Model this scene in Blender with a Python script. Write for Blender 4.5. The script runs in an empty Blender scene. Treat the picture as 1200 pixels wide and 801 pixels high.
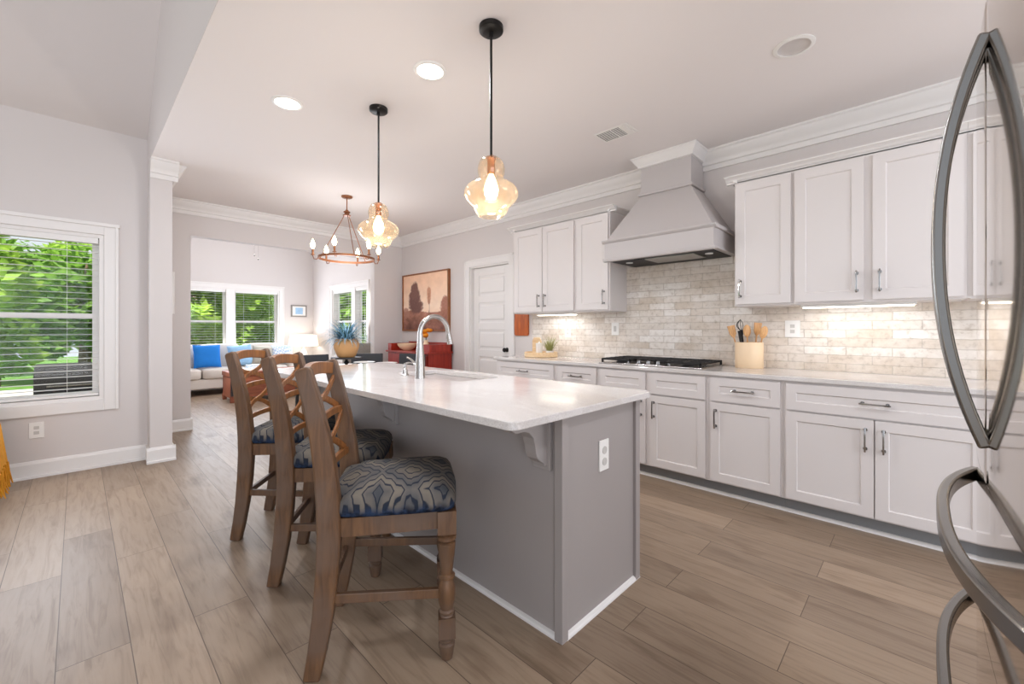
import bpy, math, random
from mathutils import Vector, Matrix
random.seed(7)
PI = math.pi
sc = bpy.context.scene
COL = sc.collection

# ------------------------------------------------------------------ camera
cam_d = bpy.data.cameras.new('camera'); cam = bpy.data.objects.new('camera', cam_d); COL.objects.link(cam)
cam_d.sensor_width = 36; cam_d.lens = 494.2/1200*36; cam_d.shift_y = -15.4/1200; cam_d.clip_start = .02; cam_d.clip_end = 200
cam.location = (0, 0, 1.225); cam.rotation_euler = (PI/2, 0, -math.radians(45.86))
sc.camera = cam
# ------------------------------------------------------------------ view, sky, sun
sc.view_settings.view_transform = 'Standard'; sc.view_settings.look = 'None'
sc.view_settings.gamma = 1; sc.view_settings.use_curve_mapping = False
sc.view_settings.exposure = -0.08
sc.cycles.use_denoising = True
sc.cycles.max_bounces = 10; sc.cycles.diffuse_bounces = 6; sc.cycles.transparent_max_bounces = 24
sc.cycles.sample_clamp_indirect = 6
W = bpy.data.worlds.new('world'); sc.world = W; W.use_nodes = True
W.node_tree.nodes['Background'].inputs[0].default_value = (.91, .96, 1.05, 1)
W.node_tree.nodes['Background'].inputs[1].default_value = 1.0
def light(name, kind, loc, power, color=(1,1,1), size=.2, sizey=None, rot=(0,0,0), spread=None):
    if kind != 'SUN': color = (color[0]*.92, color[1]*.975, color[2]*1.075)   # lamps and daylight as cool as the photo's white balance
    d = bpy.data.lights.new(name, kind); d.energy = power; d.color = color
    if kind == 'AREA':
        d.size = size
        if sizey: d.shape = 'RECTANGLE'; d.size_y = sizey
        else: d.shape = 'DISK'
        if spread: d.spread = spread
    elif kind == 'SUN': d.angle = size
    else: d.shadow_soft_size = size
    o = bpy.data.objects.new(name, d); COL.objects.link(o); o.location = loc; o.rotation_euler = rot
    return o
light('sun', 'SUN', (0,0,20), 8.5, (1,.96,.88), math.radians(4), rot=(math.radians(38), 0, math.radians(-30)))
# daylight through the modelled windows, then added fill lamps out of view
DAY = (.97,.985,1)
light('daylight_breakfast_window', 'AREA', (-.35, 5.17, 1.35), 24, DAY, 1.0, 1.4, rot=(-PI/2,0,0))
light('daylight_living_window', 'AREA', (2.2, 10.22, 1.4), 60, DAY, 1.9, 1.4, rot=(-PI/2,0,0))
light('daylight_side_window', 'AREA', (3.8, 8.4, 1.4), 34, DAY, 1.5, 1.4, rot=(0,PI/2,0))
light('family_room_back_fill', 'AREA', (-1.9, -3.9, 1.4), 165, DAY, 4.2, 2.6, rot=(PI/2,0,math.radians(-8)))  # added fill lamp behind the camera, no window is built there
light('family_room_side_fill', 'AREA', (-4.9, 1.2, 1.7), 4, DAY, 4.5, 2.4, rot=(PI/2,0,-PI/2))  # weak added fill from the open left side
light('kitchen_end_fill', 'AREA', (2.75, -2.9, 1.3), 44, DAY, 2.0, 2.0, rot=(PI/2,0,0))  # added fill beyond the open kitchen end, lifts ceiling and island end
# ------------------------------------------------------------------ helpers
def lin(r, g, b):
    f = lambda c: (c/255/12.92) if c/255 <= .04045 else ((c/255+.055)/1.055)**2.4
    return (f(r), f(g), f(b), 1)
def mat(name, color, rough=.5, metal=0, noise=0, nscale=20, bump=0, bscale=60, spec=.5, coat=0, emis=None, estr=0):
    m = bpy.data.materials.new(name); m.use_nodes = True; nt = m.node_tree; N = nt.nodes; p = N['Principled BSDF']
    p.inputs['Base Color'].default_value = color; p.inputs['Roughness'].default_value = rough; p.inputs['Metallic'].default_value = metal
    p.inputs['Specular IOR Level'].default_value = spec; p.inputs['Coat Weight'].default_value = coat
    tc = N.new('ShaderNodeTexCoord')
    if noise:
        n = N.new('ShaderNodeTexNoise'); n.inputs['Scale'].default_value = nscale; n.inputs['Detail'].default_value = 4
        nt.links.new(tc.outputs['Object'], n.inputs['Vector'])
        r = N.new('ShaderNodeMapRange'); r.inputs[3].default_value = 1-noise; r.inputs[4].default_value = 1+noise
        nt.links.new(n.outputs['Fac'], r.inputs[0])
        mx = N.new('ShaderNodeMix'); mx.data_type = 'RGBA'; mx.blend_type = 'MULTIPLY'; mx.inputs[0].default_value = 1
        mx.inputs[6].default_value = color; nt.links.new(r.outputs[0], mx.inputs[7]); nt.links.new(mx.outputs[2], p.inputs['Base Color'])
    if bump:
        n2 = N.new('ShaderNodeTexNoise'); n2.inputs['Scale'].default_value = bscale; n2.inputs['Detail'].default_value = 3
        nt.links.new(tc.outputs['Object'], n2.inputs['Vector'])
        b = N.new('ShaderNodeBump'); b.inputs['Strength'].default_value = bump; b.inputs['Distance'].default_value = .01
        nt.links.new(n2.outputs['Fac'], b.inputs['Height']); nt.links.new(b.outputs[0], p.inputs['Normal'])
    if emis: p.inputs['Emission Color'].default_value = emis; p.inputs['Emission Strength'].default_value = estr
    return m
def ramp(nt, src, stops):
    r = nt.nodes.new('ShaderNodeValToRGB'); e = r.color_ramp.elements
    while len(e) < len(stops): e.new(.5)
    for i, (p, c) in enumerate(stops): e[i].position = p; e[i].color = c
    nt.links.new(src, r.inputs[0]); return r.outputs[0]
def mapping(nt, scale=(1,1,1), rot=(0,0,0), loc=(0,0,0), out='Object'):
    tc = nt.nodes.new('ShaderNodeTexCoord'); mp = nt.nodes.new('ShaderNodeMapping')
    mp.inputs['Scale'].default_value = scale; mp.inputs['Rotation'].default_value = rot; mp.inputs['Location'].default_value = loc
    nt.links.new(tc.outputs[out], mp.inputs[0]); return mp.outputs[0]
def noise_node(nt, vec, scale, detail=4, rough=.5, dist=0):
    n = nt.nodes.new('ShaderNodeTexNoise'); n.inputs['Scale'].default_value = scale; n.inputs['Detail'].default_value = detail
    n.inputs['Roughness'].default_value = rough; n.inputs['Distortion'].default_value = dist
    nt.links.new(vec, n.inputs['Vector']); return n.outputs['Fac']
def mixc(nt, fac, a, b, mode='MIX'):
    m = nt.nodes.new('ShaderNodeMix'); m.data_type = 'RGBA'; m.blend_type = mode
    for s, v in ((0, fac), (6, a), (7, b)):
        if hasattr(v, 'node'): nt.links.new(v, m.inputs[s])
        else: m.inputs[s].default_value = v
    return m.outputs[2]
def bumpn(nt, p, h, strength, dist=.01):
    b = nt.nodes.new('ShaderNodeBump'); b.inputs['Strength'].default_value = strength; b.inputs['Distance'].default_value = dist
    nt.links.new(h, b.inputs['Height']); nt.links.new(b.outputs[0], p.inputs['Normal'])
def wood(name, dark, light_, axis='z', rough=.45, scale=9, blotch=None):
    m = bpy.data.materials.new(name); m.use_nodes = True; nt = m.node_tree; p = nt.nodes['Principled BSDF']
    s = {'x': (1,9,9), 'y': (9,1,9), 'z': (9,9,1)}[axis]
    n = noise_node(nt, mapping(nt, s), scale, 6, .6, .6)
    c = ramp(nt, n, [(.3, dark), (.7, light_)])
    if blotch:
        n2 = noise_node(nt, mapping(nt), 6, 3)
        c = mixc(nt, ramp(nt, n2, [(.4, (0,0,0,1)), (.62, (.8,.8,.8,1))]), c, blotch)
    nt.links.new(c, p.inputs['Base Color']); p.inputs['Roughness'].default_value = rough
    bumpn(nt, p, n, .15, .004)
    return m
def glassy(name, tint, refl=.08, rough=.02):
    m = bpy.data.materials.new(name); m.use_nodes = True; nt = m.node_tree; N = nt.nodes
    N.remove(N['Principled BSDF']); out = N['Material Output']
    t = N.new('ShaderNodeBsdfTransparent'); t.inputs[0].default_value = tint
    g = N.new('ShaderNodeBsdfGlossy'); g.inputs['Roughness'].default_value = rough
    lw = N.new('ShaderNodeLayerWeight'); lw.inputs['Blend'].default_value = .35
    r = N.new('ShaderNodeMapRange'); r.inputs[3].default_value = refl*.4; r.inputs[4].default_value = refl*5
    nt.links.new(lw.outputs['Facing'], r.inputs[0])
    mx = N.new('ShaderNodeMixShader'); nt.links.new(r.outputs[0], mx.inputs[0]); nt.links.new(t.outputs[0], mx.inputs[1]); nt.links.new(g.outputs[0], mx.inputs[2])
    nt.links.new(mx.outputs[0], out.inputs[0]); return m

ORG = {}
class MB:
    def __init__(s): s.v = []; s.f = []
    def add(s, vs, fs):
        n = len(s.v); s.v += [tuple(q) for q in vs]; s.f += [tuple(i+n for i in f) for f in fs]; return s
    def box(s, x0, x1, y0, y1, z0, z1):
        x0, x1 = sorted((x0,x1)); y0, y1 = sorted((y0,y1)); z0, z1 = sorted((z0,z1))
        return s.add([(x0,y0,z0),(x1,y0,z0),(x1,y1,z0),(x0,y1,z0),(x0,y0,z1),(x1,y0,z1),(x1,y1,z1),(x0,y1,z1)],
                     [(0,3,2,1),(4,5,6,7),(0,1,5,4),(1,2,6,5),(2,3,7,6),(3,0,4,7)])
    def prism(s, poly, axis, a, b):
        # poly: 2D points, extruded along axis between a and b; other axes in x,y,z order
        def P(u, w, d): return {'x': (d,u,w), 'y': (u,d,w), 'z': (u,w,d)}[axis]
        n = len(poly); vs = [P(u,w,a) for u,w in poly]+[P(u,w,b) for u,w in poly]
        return s.add(vs, [tuple(range(n-1,-1,-1)), tuple(range(n,2*n))]+[(i,(i+1)%n,n+(i+1)%n,n+i) for i in range(n)])
    def lathe(s, prof, c=(0,0,0), n=24, cap=True):
        vs = []; m = len(prof)
        for r, z in prof:
            for k in range(n): a = 2*PI*k/n; vs.append((c[0]+r*math.cos(a), c[1]+r*math.sin(a), c[2]+z))
        fs = [(j*n+k, j*n+(k+1)%n, (j+1)*n+(k+1)%n, (j+1)*n+k) for j in range(m-1) for k in range(n)]
        if cap: fs += [tuple(range(n-1,-1,-1)), tuple(range((m-1)*n, m*n))]
        return s.add(vs, fs)
    def tube(s, path, r, n=10, w=None, up=None, cap=True):
        # r: radius or list; w: (half-width, half-thickness) rectangular section instead
        pts = [Vector(p) for p in path]; m = len(pts); vs = []; fs = []
        prev = None
        for i, p in enumerate(pts):
            t = (pts[min(i+1,m-1)]-pts[max(i-1,0)]).normalized()
            if up is not None: ref = Vector(up)
            elif prev is not None: ref = prev
            else: ref = Vector((0,0,1)) if abs(t.z) < .9 else Vector((1,0,0))
            a = (ref - t*ref.dot(t)).normalized(); b = t.cross(a); prev = a
            rr = r[i] if isinstance(r, (list,tuple)) else r
            if w:
                hw, ht = w if not isinstance(w[0], (list,tuple)) else w[i]
                q = [(-hw,-ht),(hw,-ht),(hw,ht),(-hw,ht)]; vs += [p+b*u+a*v_ for u,v_ in q]
            else: vs += [p+(a*math.cos(2*PI*k/n)+b*math.sin(2*PI*k/n))*rr for k in range(n)]
        k_ = 4 if w else n
        fs = [(j*k_+k, j*k_+(k+1)%k_, (j+1)*k_+(k+1)%k_, (j+1)*k_+k) for j in range(m-1) for k in range(k_)]
        if cap: fs += [tuple(range(k_-1,-1,-1)), tuple(range((m-1)*k_, m*k_))]
        return s.add(vs, fs)
    def ball(s, c, r, n=14, sx=1, sy=1, sz=1, e=1):
        prof = []; vs = []; m = n
        for j in range(m+1):
            th = PI*j/m - PI/2
            for k in range(n*2):
                ph = PI*k/n
                sp = lambda x: math.copysign(abs(x)**e, x)
                vs.append((c[0]+r*sx*sp(math.cos(th))*sp(math.cos(ph)), c[1]+r*sy*sp(math.cos(th))*sp(math.sin(ph)), c[2]+r*sz*sp(math.sin(th))))
        q = n*2
        return s.add(vs, [(j*q+k, j*q+(k+1)%q, (j+1)*q+(k+1)%q, (j+1)*q+k) for j in range(m) for k in range(q)])
    def xform(s, M): s.v = [tuple(M @ Vector(p)) for p in s.v]; return s
    def build(s, name, material, parent=None, smooth=None, bevel=0, origin=None, subsurf=0, seg=2):
        o_ = ORG[parent.name] if parent else Vector(origin) if origin else Vector((
            sum(p[0] for p in s.v)/len(s.v), sum(p[1] for p in s.v)/len(s.v), min(p[2] for p in s.v)))
        me = bpy.data.meshes.new(name); me.from_pydata([tuple(Vector(p)-o_) for p in s.v], [], s.f); me.validate()
        import bmesh
        bm = bmesh.new(); bm.from_mesh(me); bmesh.ops.recalc_face_normals(bm, faces=bm.faces); bm.to_mesh(me); bm.free()
        me.materials.append(material)
        if smooth:
            me.shade_smooth(); me.set_sharp_from_angle(angle=math.radians(smooth))
        o = bpy.data.objects.new(name, me); COL.objects.link(o)
        if parent: o.parent = parent
        else: o.location = o_
        ORG[o.name] = o_
        if bevel:
            b = o.modifiers.new('bevel', 'BEVEL'); b.width = bevel; b.segments = seg; b.limit_method = 'ANGLE'; b.angle_limit = math.radians(40)
        if subsurf:
            b = o.modifiers.new('subdivision', 'SUBSURF'); b.levels = b.render_levels = subsurf
        return o
def tag(o, label, cat, group=None, kind=None):
    o['label'] = label; o['category'] = cat
    if group: o['group'] = group
    if kind: o['kind'] = kind
    return o
def thing(name, loc, label, cat, group=None):
    o = bpy.data.objects.new(name, None); COL.objects.link(o); o.location = loc; o.empty_display_size = .1
    ORG[o.name] = Vector(loc); return tag(o, label, cat, group)
def struct(o): o['kind'] = 'structure'; return o
def dup(root, loc=None, rotz=None, label=None, group=None):
    def cp(o, par):
        c = o.copy(); COL.objects.link(c); c.parent = par; ORG[c.name] = ORG.get(o.name, Vector())
        for ch in list(o.children): cp(ch, c)
        return c
    r = cp(root, None)
    if loc is not None: r.location = loc
    if rotz is not None: r.rotation_euler = (0,0,rotz)
    if label: r['label'] = label
    if group: r['group'] = group
    return r
def box(x0,x1,y0,y1,z0,z1): return MB().box(x0,x1,y0,y1,z0,z1)
def sweep_xy(prof, x_or_y, mode): pass

# ------------------------------------------------------------------ materials
M_wall = mat('wall_paint', lin(214,208,205), .7, bump=.03, bscale=180)
M_ceil = mat('ceiling_paint', lin(236,231,229), .8, bump=.03, bscale=160)
M_trim = mat('trim_paint', lin(232,229,226), .4, noise=.01)
M_cab = mat('cabinet_paint', lin(219,213,210), .4, noise=.01, nscale=4)
M_hood = mat('hood_paint', lin(188,182,180), .45, noise=.01, nscale=4)
M_isl = mat('island_paint', lin(160,153,150), .42, noise=.015, nscale=5)
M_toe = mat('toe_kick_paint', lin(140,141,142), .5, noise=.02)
M_steel = mat('brushed_steel', lin(176,172,168), .25, 1, noise=.04, nscale=40)
M_fridge = mat('stainless_door', lin(206,196,186), .06, 1, noise=.01, nscale=8)
M_handle = mat('satin_handle_metal', lin(140,138,135), .26, 1, noise=.03, nscale=50)
M_pull = mat('polished_pull_metal', lin(170,168,166), .18, 1, noise=.03, nscale=50)
M_black = mat('black_metal', lin(34,32,31), .42, .6, noise=.1, nscale=30)
M_iron = mat('cast_iron', lin(42,40,40), .55, .4, noise=.12, nscale=60, bump=.1)
M_dark = mat('dark_gap', lin(60,58,57), .8, noise=.05)
M_plate = mat('white_plastic', lin(238,236,232), .35, noise=.01)
M_slot = mat('off_white_plastic', lin(200,197,192), .4, noise=.03)  # slightly greyer plastic for sockets and rockers
M_copper = mat('bronze_copper', lin(150,100,70), .35, .8, noise=.12, nscale=40)
M_bulb = mat('lit_bulb', lin(255,240,215), .4, emis=lin(255,226,180), estr=22)
M_lens = mat('lit_downlight_lens', lin(255,252,245), .4, emis=lin(255,246,232), estr=6)
M_lens_off = mat('unlit_downlight_baffle', lin(205,200,197), .6, noise=.04)
M_led = mat('led_strip', lin(255,252,245), .4, emis=lin(255,244,224), estr=5)
def amber_glass():
    m = glassy('amber_glass', (1.0,.90,.76,1), .14, .05); nt = m.node_tree; out = nt.nodes['Material Output']; sh = out.inputs[0].links[0].from_socket
    t = nt.nodes.new('ShaderNodeBsdfTranslucent'); t.inputs[0].default_value = lin(255,214,160)
    n = noise_node(nt, mapping(nt, (1,1,9)), 7, 2); r = nt.nodes.new('ShaderNodeMapRange'); r.inputs[3].default_value = .012; r.inputs[4].default_value = .05; nt.links.new(n, r.inputs[0])
    mx = nt.nodes.new('ShaderNodeMixShader'); nt.links.new(r.outputs[0], mx.inputs[0]); nt.links.new(sh, mx.inputs[1]); nt.links.new(t.outputs[0], mx.inputs[2]); nt.links.new(mx.outputs[0], out.inputs[0]); return m
M_amber = amber_glass()
M_pane = glassy('window_glass', (.97,.98,.97,1), .02)
M_blind = mat('blind_slat', lin(235,233,230), .5, noise=.01)
M_ceram = mat('cream_ceramic', lin(238,210,174), .4, noise=.04, nscale=15)
M_white_ceram = mat('white_ceramic', lin(238,236,232), .25, noise=.01)
M_spoon = wood('light_wood', lin(190,135,80), lin(225,180,125), 'z', .5, 14)
M_traywood = wood('pale_wood', lin(215,180,135), lin(238,212,172), 'y', .5, 6)
M_board = wood('orange_cutting_board_wood', lin(150,62,14), lin(205,105,30), 'z', .35, 5)
M_red = wood('red_painted_wood', lin(130,26,16), lin(172,50,30), 'z', .4, 3)
M_trunk = wood('red_brown_wood', lin(118,62,40), lin(160,92,64), 'x', .5, 4)
M_darkwood = wood('charcoal_wood', lin(38,36,37), lin(62,60,61), 'z', .5, 5)
M_table = mat('whitewashed_table_top', lin(225,221,216), .3, noise=.04, nscale=5)
M_sofa = mat('cream_sofa_fabric', lin(214,206,196), .9, noise=.03, nscale=60, bump=.15, bscale=200)
M_grey_up = mat('grey_upholstery', lin(150,144,136), .9, noise=.12, nscale=40, bump=.15, bscale=150)
M_blue = mat('bright_blue_fabric', lin(22,120,205), .85, noise=.08, nscale=12, bump=.15, bscale=120)
M_slate = mat('slate_chair_fabric', lin(62,64,68), .7, noise=.1, nscale=20)
M_leafblue = mat('blue_green_leaf', lin(128,172,196), .5, noise=.25, nscale=8)
M_leafgreen = mat('dark_green_leaf', lin(52,84,56), .5, noise=.3, nscale=10)
M_grass = mat('pale_grass_blade', lin(150,152,92), .6, noise=.25, nscale=20)
M_orange = mat('orange_petals', lin(228,140,20), .6, noise=.2, nscale=40)
M_pot = mat('tan_pot', lin(208,158,104), .6, noise=.06, nscale=18)
M_mustard = mat('mustard_knit', lin(205,140,30), .9, noise=.2, nscale=40, bump=.3, bscale=120)
M_shade = mat('lamp_shade_linen', lin(245,240,232), .8, noise=.02, nscale=60, emis=lin(255,240,215), estr=.75)
M_deck = wood('deck_boards', lin(150,135,120), lin(185,170,152), 'x', .7, 3)
M_lawn = mat('lawn', lin(96,140,52), .9, noise=.4, nscale=3, bump=.4, bscale=30)
M_bark = mat('bark', lin(120,98,80), .9, noise=.3, nscale=12, bump=.5, bscale=20)
def leaf_mat(name, a, b):
    m = bpy.data.materials.new(name); m.use_nodes = True; nt = m.node_tree; p = nt.nodes['Principled BSDF']
    n = noise_node(nt, mapping(nt), 1.3, 5, .7)
    c = ramp(nt, n, [(.32, a), (.66, b)]); nt.links.new(c, p.inputs['Base Color']); p.inputs['Roughness'].default_value = .55
    t = nt.nodes.new('ShaderNodeBsdfTranslucent'); nt.links.new(c, t.inputs[0])
    mx = nt.nodes.new('ShaderNodeMixShader'); mx.inputs[0].default_value = .45
    nt.links.new(p.outputs[0], mx.inputs[1]); nt.links.new(t.outputs[0], mx.inputs[2]); nt.links.new(mx.outputs[0], nt.nodes['Material Output'].inputs[0])
    return m
M_leafA = leaf_mat('fresh_leaves', lin(104,158,40), lin(205,232,104))
M_leafB = leaf_mat('deep_leaves', lin(74,126,38), lin(160,202,80))

def floor_mat():
    m = bpy.data.materials.new('oak_plank_floor'); m.use_nodes = True; nt = m.node_tree; p = nt.nodes['Principled BSDF']
    v = mapping(nt, rot=(0,0,PI/2), loc=(.37,.055,0))
    b = nt.nodes.new('ShaderNodeTexBrick'); nt.links.new(v, b.inputs['Vector'])
    b.inputs['Scale'].default_value = 1; b.inputs['Brick Width'].default_value = 1.35; b.inputs['Row Height'].default_value = .2
    b.inputs['Mortar Size'].default_value = .0016; b.inputs['Mortar Smooth'].default_value = .1; b.inputs['Bias'].default_value = 0
    b.offset = .37; b.offset_frequency = 2; b.squash = 1
    b.inputs['Color1'].default_value = (0,0,0,1); b.inputs['Color2'].default_value = (1,1,1,1); b.inputs['Mortar'].default_value = (.5,.5,.5,1)
    plank = ramp(nt, b.outputs['Color'], [(0, lin(142,124,106)), (.5, lin(152,133,113)), (1, lin(162,142,121))])
    # each board shifts its own grain
    tc = nt.nodes.new('ShaderNodeTexCoord'); sep = nt.nodes.new('ShaderNodeMix'); sep.data_type = 'RGBA'; sep.blend_type = 'ADD'; sep.inputs[0].default_value = 1
    sc_ = nt.nodes.new('ShaderNodeVectorMath'); sc_.operation = 'SCALE'; sc_.inputs['Scale'].default_value = 7
    nt.links.new(b.outputs['Color'], sc_.inputs[0])
    ad = nt.nodes.new('ShaderNodeVectorMath'); nt.links.new(tc.outputs['Object'], ad.inputs[0]); nt.links.new(sc_.outputs[0], ad.inputs[1])
    mp = nt.nodes.new('ShaderNodeMapping'); mp.inputs['Scale'].default_value = (11,.9,1); nt.links.new(ad.outputs[0], mp.inputs[0])
    g = noise_node(nt, mp.outputs[0], 3.2, 8, .62, 1.0)
    gc = ramp(nt, g, [(.28, (.70,.66,.63,1)), (.5, (.97,.95,.94,1)), (.75, (1.05,1.05,1.05,1))])
    mp2 = nt.nodes.new('ShaderNodeMapping'); mp2.inputs['Scale'].default_value = (2.2,.7,1); nt.links.new(ad.outputs[0], mp2.inputs[0])
    kn = noise_node(nt, mp2.outputs[0], 3, 3, .5)
    kc = ramp(nt, kn, [(.28, (.70,.66,.63,1)), (.42, (1,1,1,1)), (1, (1.04,1.04,1.04,1))])
    c = mixc(nt, 1.0, plank, gc, 'MULTIPLY'); c = mixc(nt, 1.0, c, kc, 'MULTIPLY')
    c = mixc(nt, b.outputs['Fac'], c, lin(92,76,62))
    nt.links.new(c, p.inputs['Base Color']); p.inputs['Roughness'].default_value = .34; p.inputs['Specular IOR Level'].default_value = .36
    rr = nt.nodes.new('ShaderNodeMapRange'); rr.inputs[3].default_value = .5; rr.inputs[4].default_value = .33; nt.links.new(g, rr.inputs[0]); nt.links.new(rr.outputs[0], p.inputs['Roughness'])
    bumpn(nt, p, g, .05, .003); return m
M_floor = floor_mat()
def quartz():
    m = bpy.data.materials.new('white_quartz'); m.use_nodes = True; nt = m.node_tree; p = nt.nodes['Principled BSDF']
    n = noise_node(nt, mapping(nt), 260, 2); n2 = noise_node(nt, mapping(nt, (1,.45,1), (0,0,.5)), 3.5, 6, .6, 1.2)
    c = mixc(nt, 1.0, ramp(nt, n, [(.35, lin(204,199,196)), (.6, lin(224,220,217))]), ramp(nt, n2, [(.44, (.93,.92,.91,1)), (.5, (1,1,1,1))]), 'MULTIPLY')
    nt.links.new(c, p.inputs['Base Color']); p.inputs['Roughness'].default_value = .1; p.inputs['Specular IOR Level'].default_value = .6; return m
M_quartz = quartz()
def backsplash():
    m = bpy.data.materials.new('whitewashed_brick_tile'); m.use_nodes = True; nt = m.node_tree; p = nt.nodes['Principled BSDF']
    tc = nt.nodes.new('ShaderNodeTexCoord'); sx = nt.nodes.new('ShaderNodeSeparateXYZ'); cb = nt.nodes.new('ShaderNodeCombineXYZ')
    nt.links.new(tc.outputs['Object'], sx.inputs[0]); nt.links.new(sx.outputs['Y'], cb.inputs['X']); nt.links.new(sx.outputs['Z'], cb.inputs['Y'])
    # wobble the joints a little
    wn = nt.nodes.new('ShaderNodeTexNoise'); wn.inputs['Scale'].default_value = 22; nt.links.new(cb.outputs[0], wn.inputs['Vector'])
    ws = nt.nodes.new('ShaderNodeVectorMath'); ws.operation = 'SCALE'; ws.inputs['Scale'].default_value = .009; nt.links.new(wn.outputs['Color'], ws.inputs[0])
    av = nt.nodes.new('ShaderNodeVectorMath'); nt.links.new(cb.outputs[0], av.inputs[0]); nt.links.new(ws.outputs[0], av.inputs[1])
    b = nt.nodes.new('ShaderNodeTexBrick'); nt.links.new(av.outputs[0], b.inputs['Vector'])
    b.inputs['Scale'].default_value = 1; b.inputs['Brick Width'].default_value = .25; b.inputs['Row Height'].default_value = .062; b.inputs['Mortar Size'].default_value = .0035
    b.inputs['Mortar Smooth'].default_value = .4; b.offset = .42
    b.inputs['Color1'].default_value = lin(206,192,176); b.inputs['Color2'].default_value = lin(238,233,227); b.inputs['Mortar'].default_value = lin(186,174,160)
    n = noise_node(nt, cb.outputs[0], 26, 6, .65)
    n2 = noise_node(nt, cb.outputs[0], 5, 3)
    c = mixc(nt, 1.0, b.outputs['Color'], ramp(nt, n, [(.3, (.58,.52,.46,1)), (.46, (.93,.91,.89,1)), (.7, (1.06,1.06,1.06,1))]), 'MULTIPLY')
    c = mixc(nt, .28, c, ramp(nt, n2, [(.35, lin(206,192,174)), (.6, lin(240,236,230))]))
    nt.links.new(c, p.inputs['Base Color']); p.inputs['Roughness'].default_value = .55
    mh = nt.nodes.new('ShaderNodeMath'); mh.operation = 'SUBTRACT'; nt.links.new(n, mh.inputs[0]); nt.links.new(b.outputs['Fac'], mh.inputs[1])
    bumpn(nt, p, mh.outputs[0], .5, .006); return m
M_brick = backsplash()
M_stoolin = wood('warm_lit_stool_wood', lin(108,66,32), lin(154,100,52), 'z', .45, 5)  # stool wood with warm inside light put into its colour
M_stool = wood('weathered_stool_wood', lin(76,50,30), lin(114,80,50), 'z', .5, 5, blotch=lin(98,78,64))
def ikat():
    m = bpy.data.materials.new('navy_medallion_fabric'); m.use_nodes = True; nt = m.node_tree; p = nt.nodes['Principled BSDF']; N = nt.nodes
    tc = N.new('ShaderNodeTexCoord')
    wn = noise_node(nt, tc.outputs['Object'], 30, 3)
    sx = N.new('ShaderNodeSeparateXYZ'); nt.links.new(tc.outputs['Object'], sx.inputs[0])
    def mth(op, a, b=None):
        q = N.new('ShaderNodeMath'); q.operation = op
        for i, v in enumerate((a, b)):
            if v is None: continue
            if hasattr(v, 'node'): nt.links.new(v, q.inputs[i])
            else: q.inputs[i].default_value = v
        return q.outputs[0]
    ax = mth('ABSOLUTE', mth('PINGPONG', mth('ADD', sx.outputs['X'], .5), .115)); ay = mth('PINGPONG', mth('ADD', sx.outputs['Y'], .5), .15)
    d = mth('ADD', mth('MULTIPLY', ax, 1.25), ay)
    d = mth('ADD', d, mth('MULTIPLY', mth('PINGPONG', mth('MULTIPLY', sx.outputs['X'], 1.0), .02), .9))
    d = mth('ADD', d, mth('MULTIPLY', wn, .012))
    st = mth('PINGPONG', d, .022)
    line = ramp(nt, mth('DIVIDE', st, .022), [(.16, (0,0,0,1)), (.3, (1,1,1,1))])
    base = ramp(nt, mth('DIVIDE', d, .3), [(.1, lin(66,68,72)), (.35, lin(112,104,94)), (.6, lin(76,76,78)), (.85, lin(104,96,86))])
    c = mixc(nt, line, lin(40,44,54), base)
    # woven navy border along the lower edge
    hz = mth('ADD', sx.outputs['Z'], mth('MULTIPLY', mth('PINGPONG', mth('ADD', sx.outputs['X'], sx.outputs['Y']), .03), .4))
    bd = ramp(nt, mth('MULTIPLY', mth('SUBTRACT', hz, .55), 8.0), [(.22, (1,1,1,1)), (.42, (0,0,0,1))])
    nb = noise_node(nt, tc.outputs['Object'], 40, 3)
    c = mixc(nt, bd, c, ramp(nt, nb, [(.4, lin(20,25,38)), (.6, lin(42,56,80))]))
    nt.links.new(c, p.inputs['Base Color']); p.inputs['Roughness'].default_value = .92; p.inputs['Specular IOR Level'].default_value = .15
    bumpn(nt, p, noise_node(nt, tc.outputs['Object'], 300, 2), .15, .003); return m
M_ikat = ikat()
def pattern_fabric(name, a, b, s):
    m = bpy.data.materials.new(name); m.use_nodes = True; nt = m.node_tree; p = nt.nodes['Principled BSDF']
    ck = nt.nodes.new('ShaderNodeTexChecker'); ck.inputs['Scale'].default_value = s; ck.inputs['Color1'].default_value = a; ck.inputs['Color2'].default_value = b
    nt.links.new(mapping(nt, rot=(.3,.2,.78)), ck.inputs['Vector']); nt.links.new(ck.outputs[0], p.inputs['Base Color']); p.inputs['Roughness'].default_value = .9; return m
M_pillow1 = pattern_fabric('blue_white_check_fabric', lin(176,200,226), lin(232,236,240), 26)
M_pillow2 = mat('pale_blue_fabric', lin(150,190,222), .9, noise=.15, nscale=14)
M_pillow3 = mat('grey_beige_fabric', lin(176,172,160), .9, noise=.12, nscale=14)

# ------------------------------------------------------------------ key dimensions
ZC = 2.77        # kitchen ceiling
XB = .46         # edge of the dropped ceiling
XW = 3.87        # range wall
YL = 5.24        # window wall on the left
YD = 6.38        # wall with the wide opening
YF = 10.29       # far window wall
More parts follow.
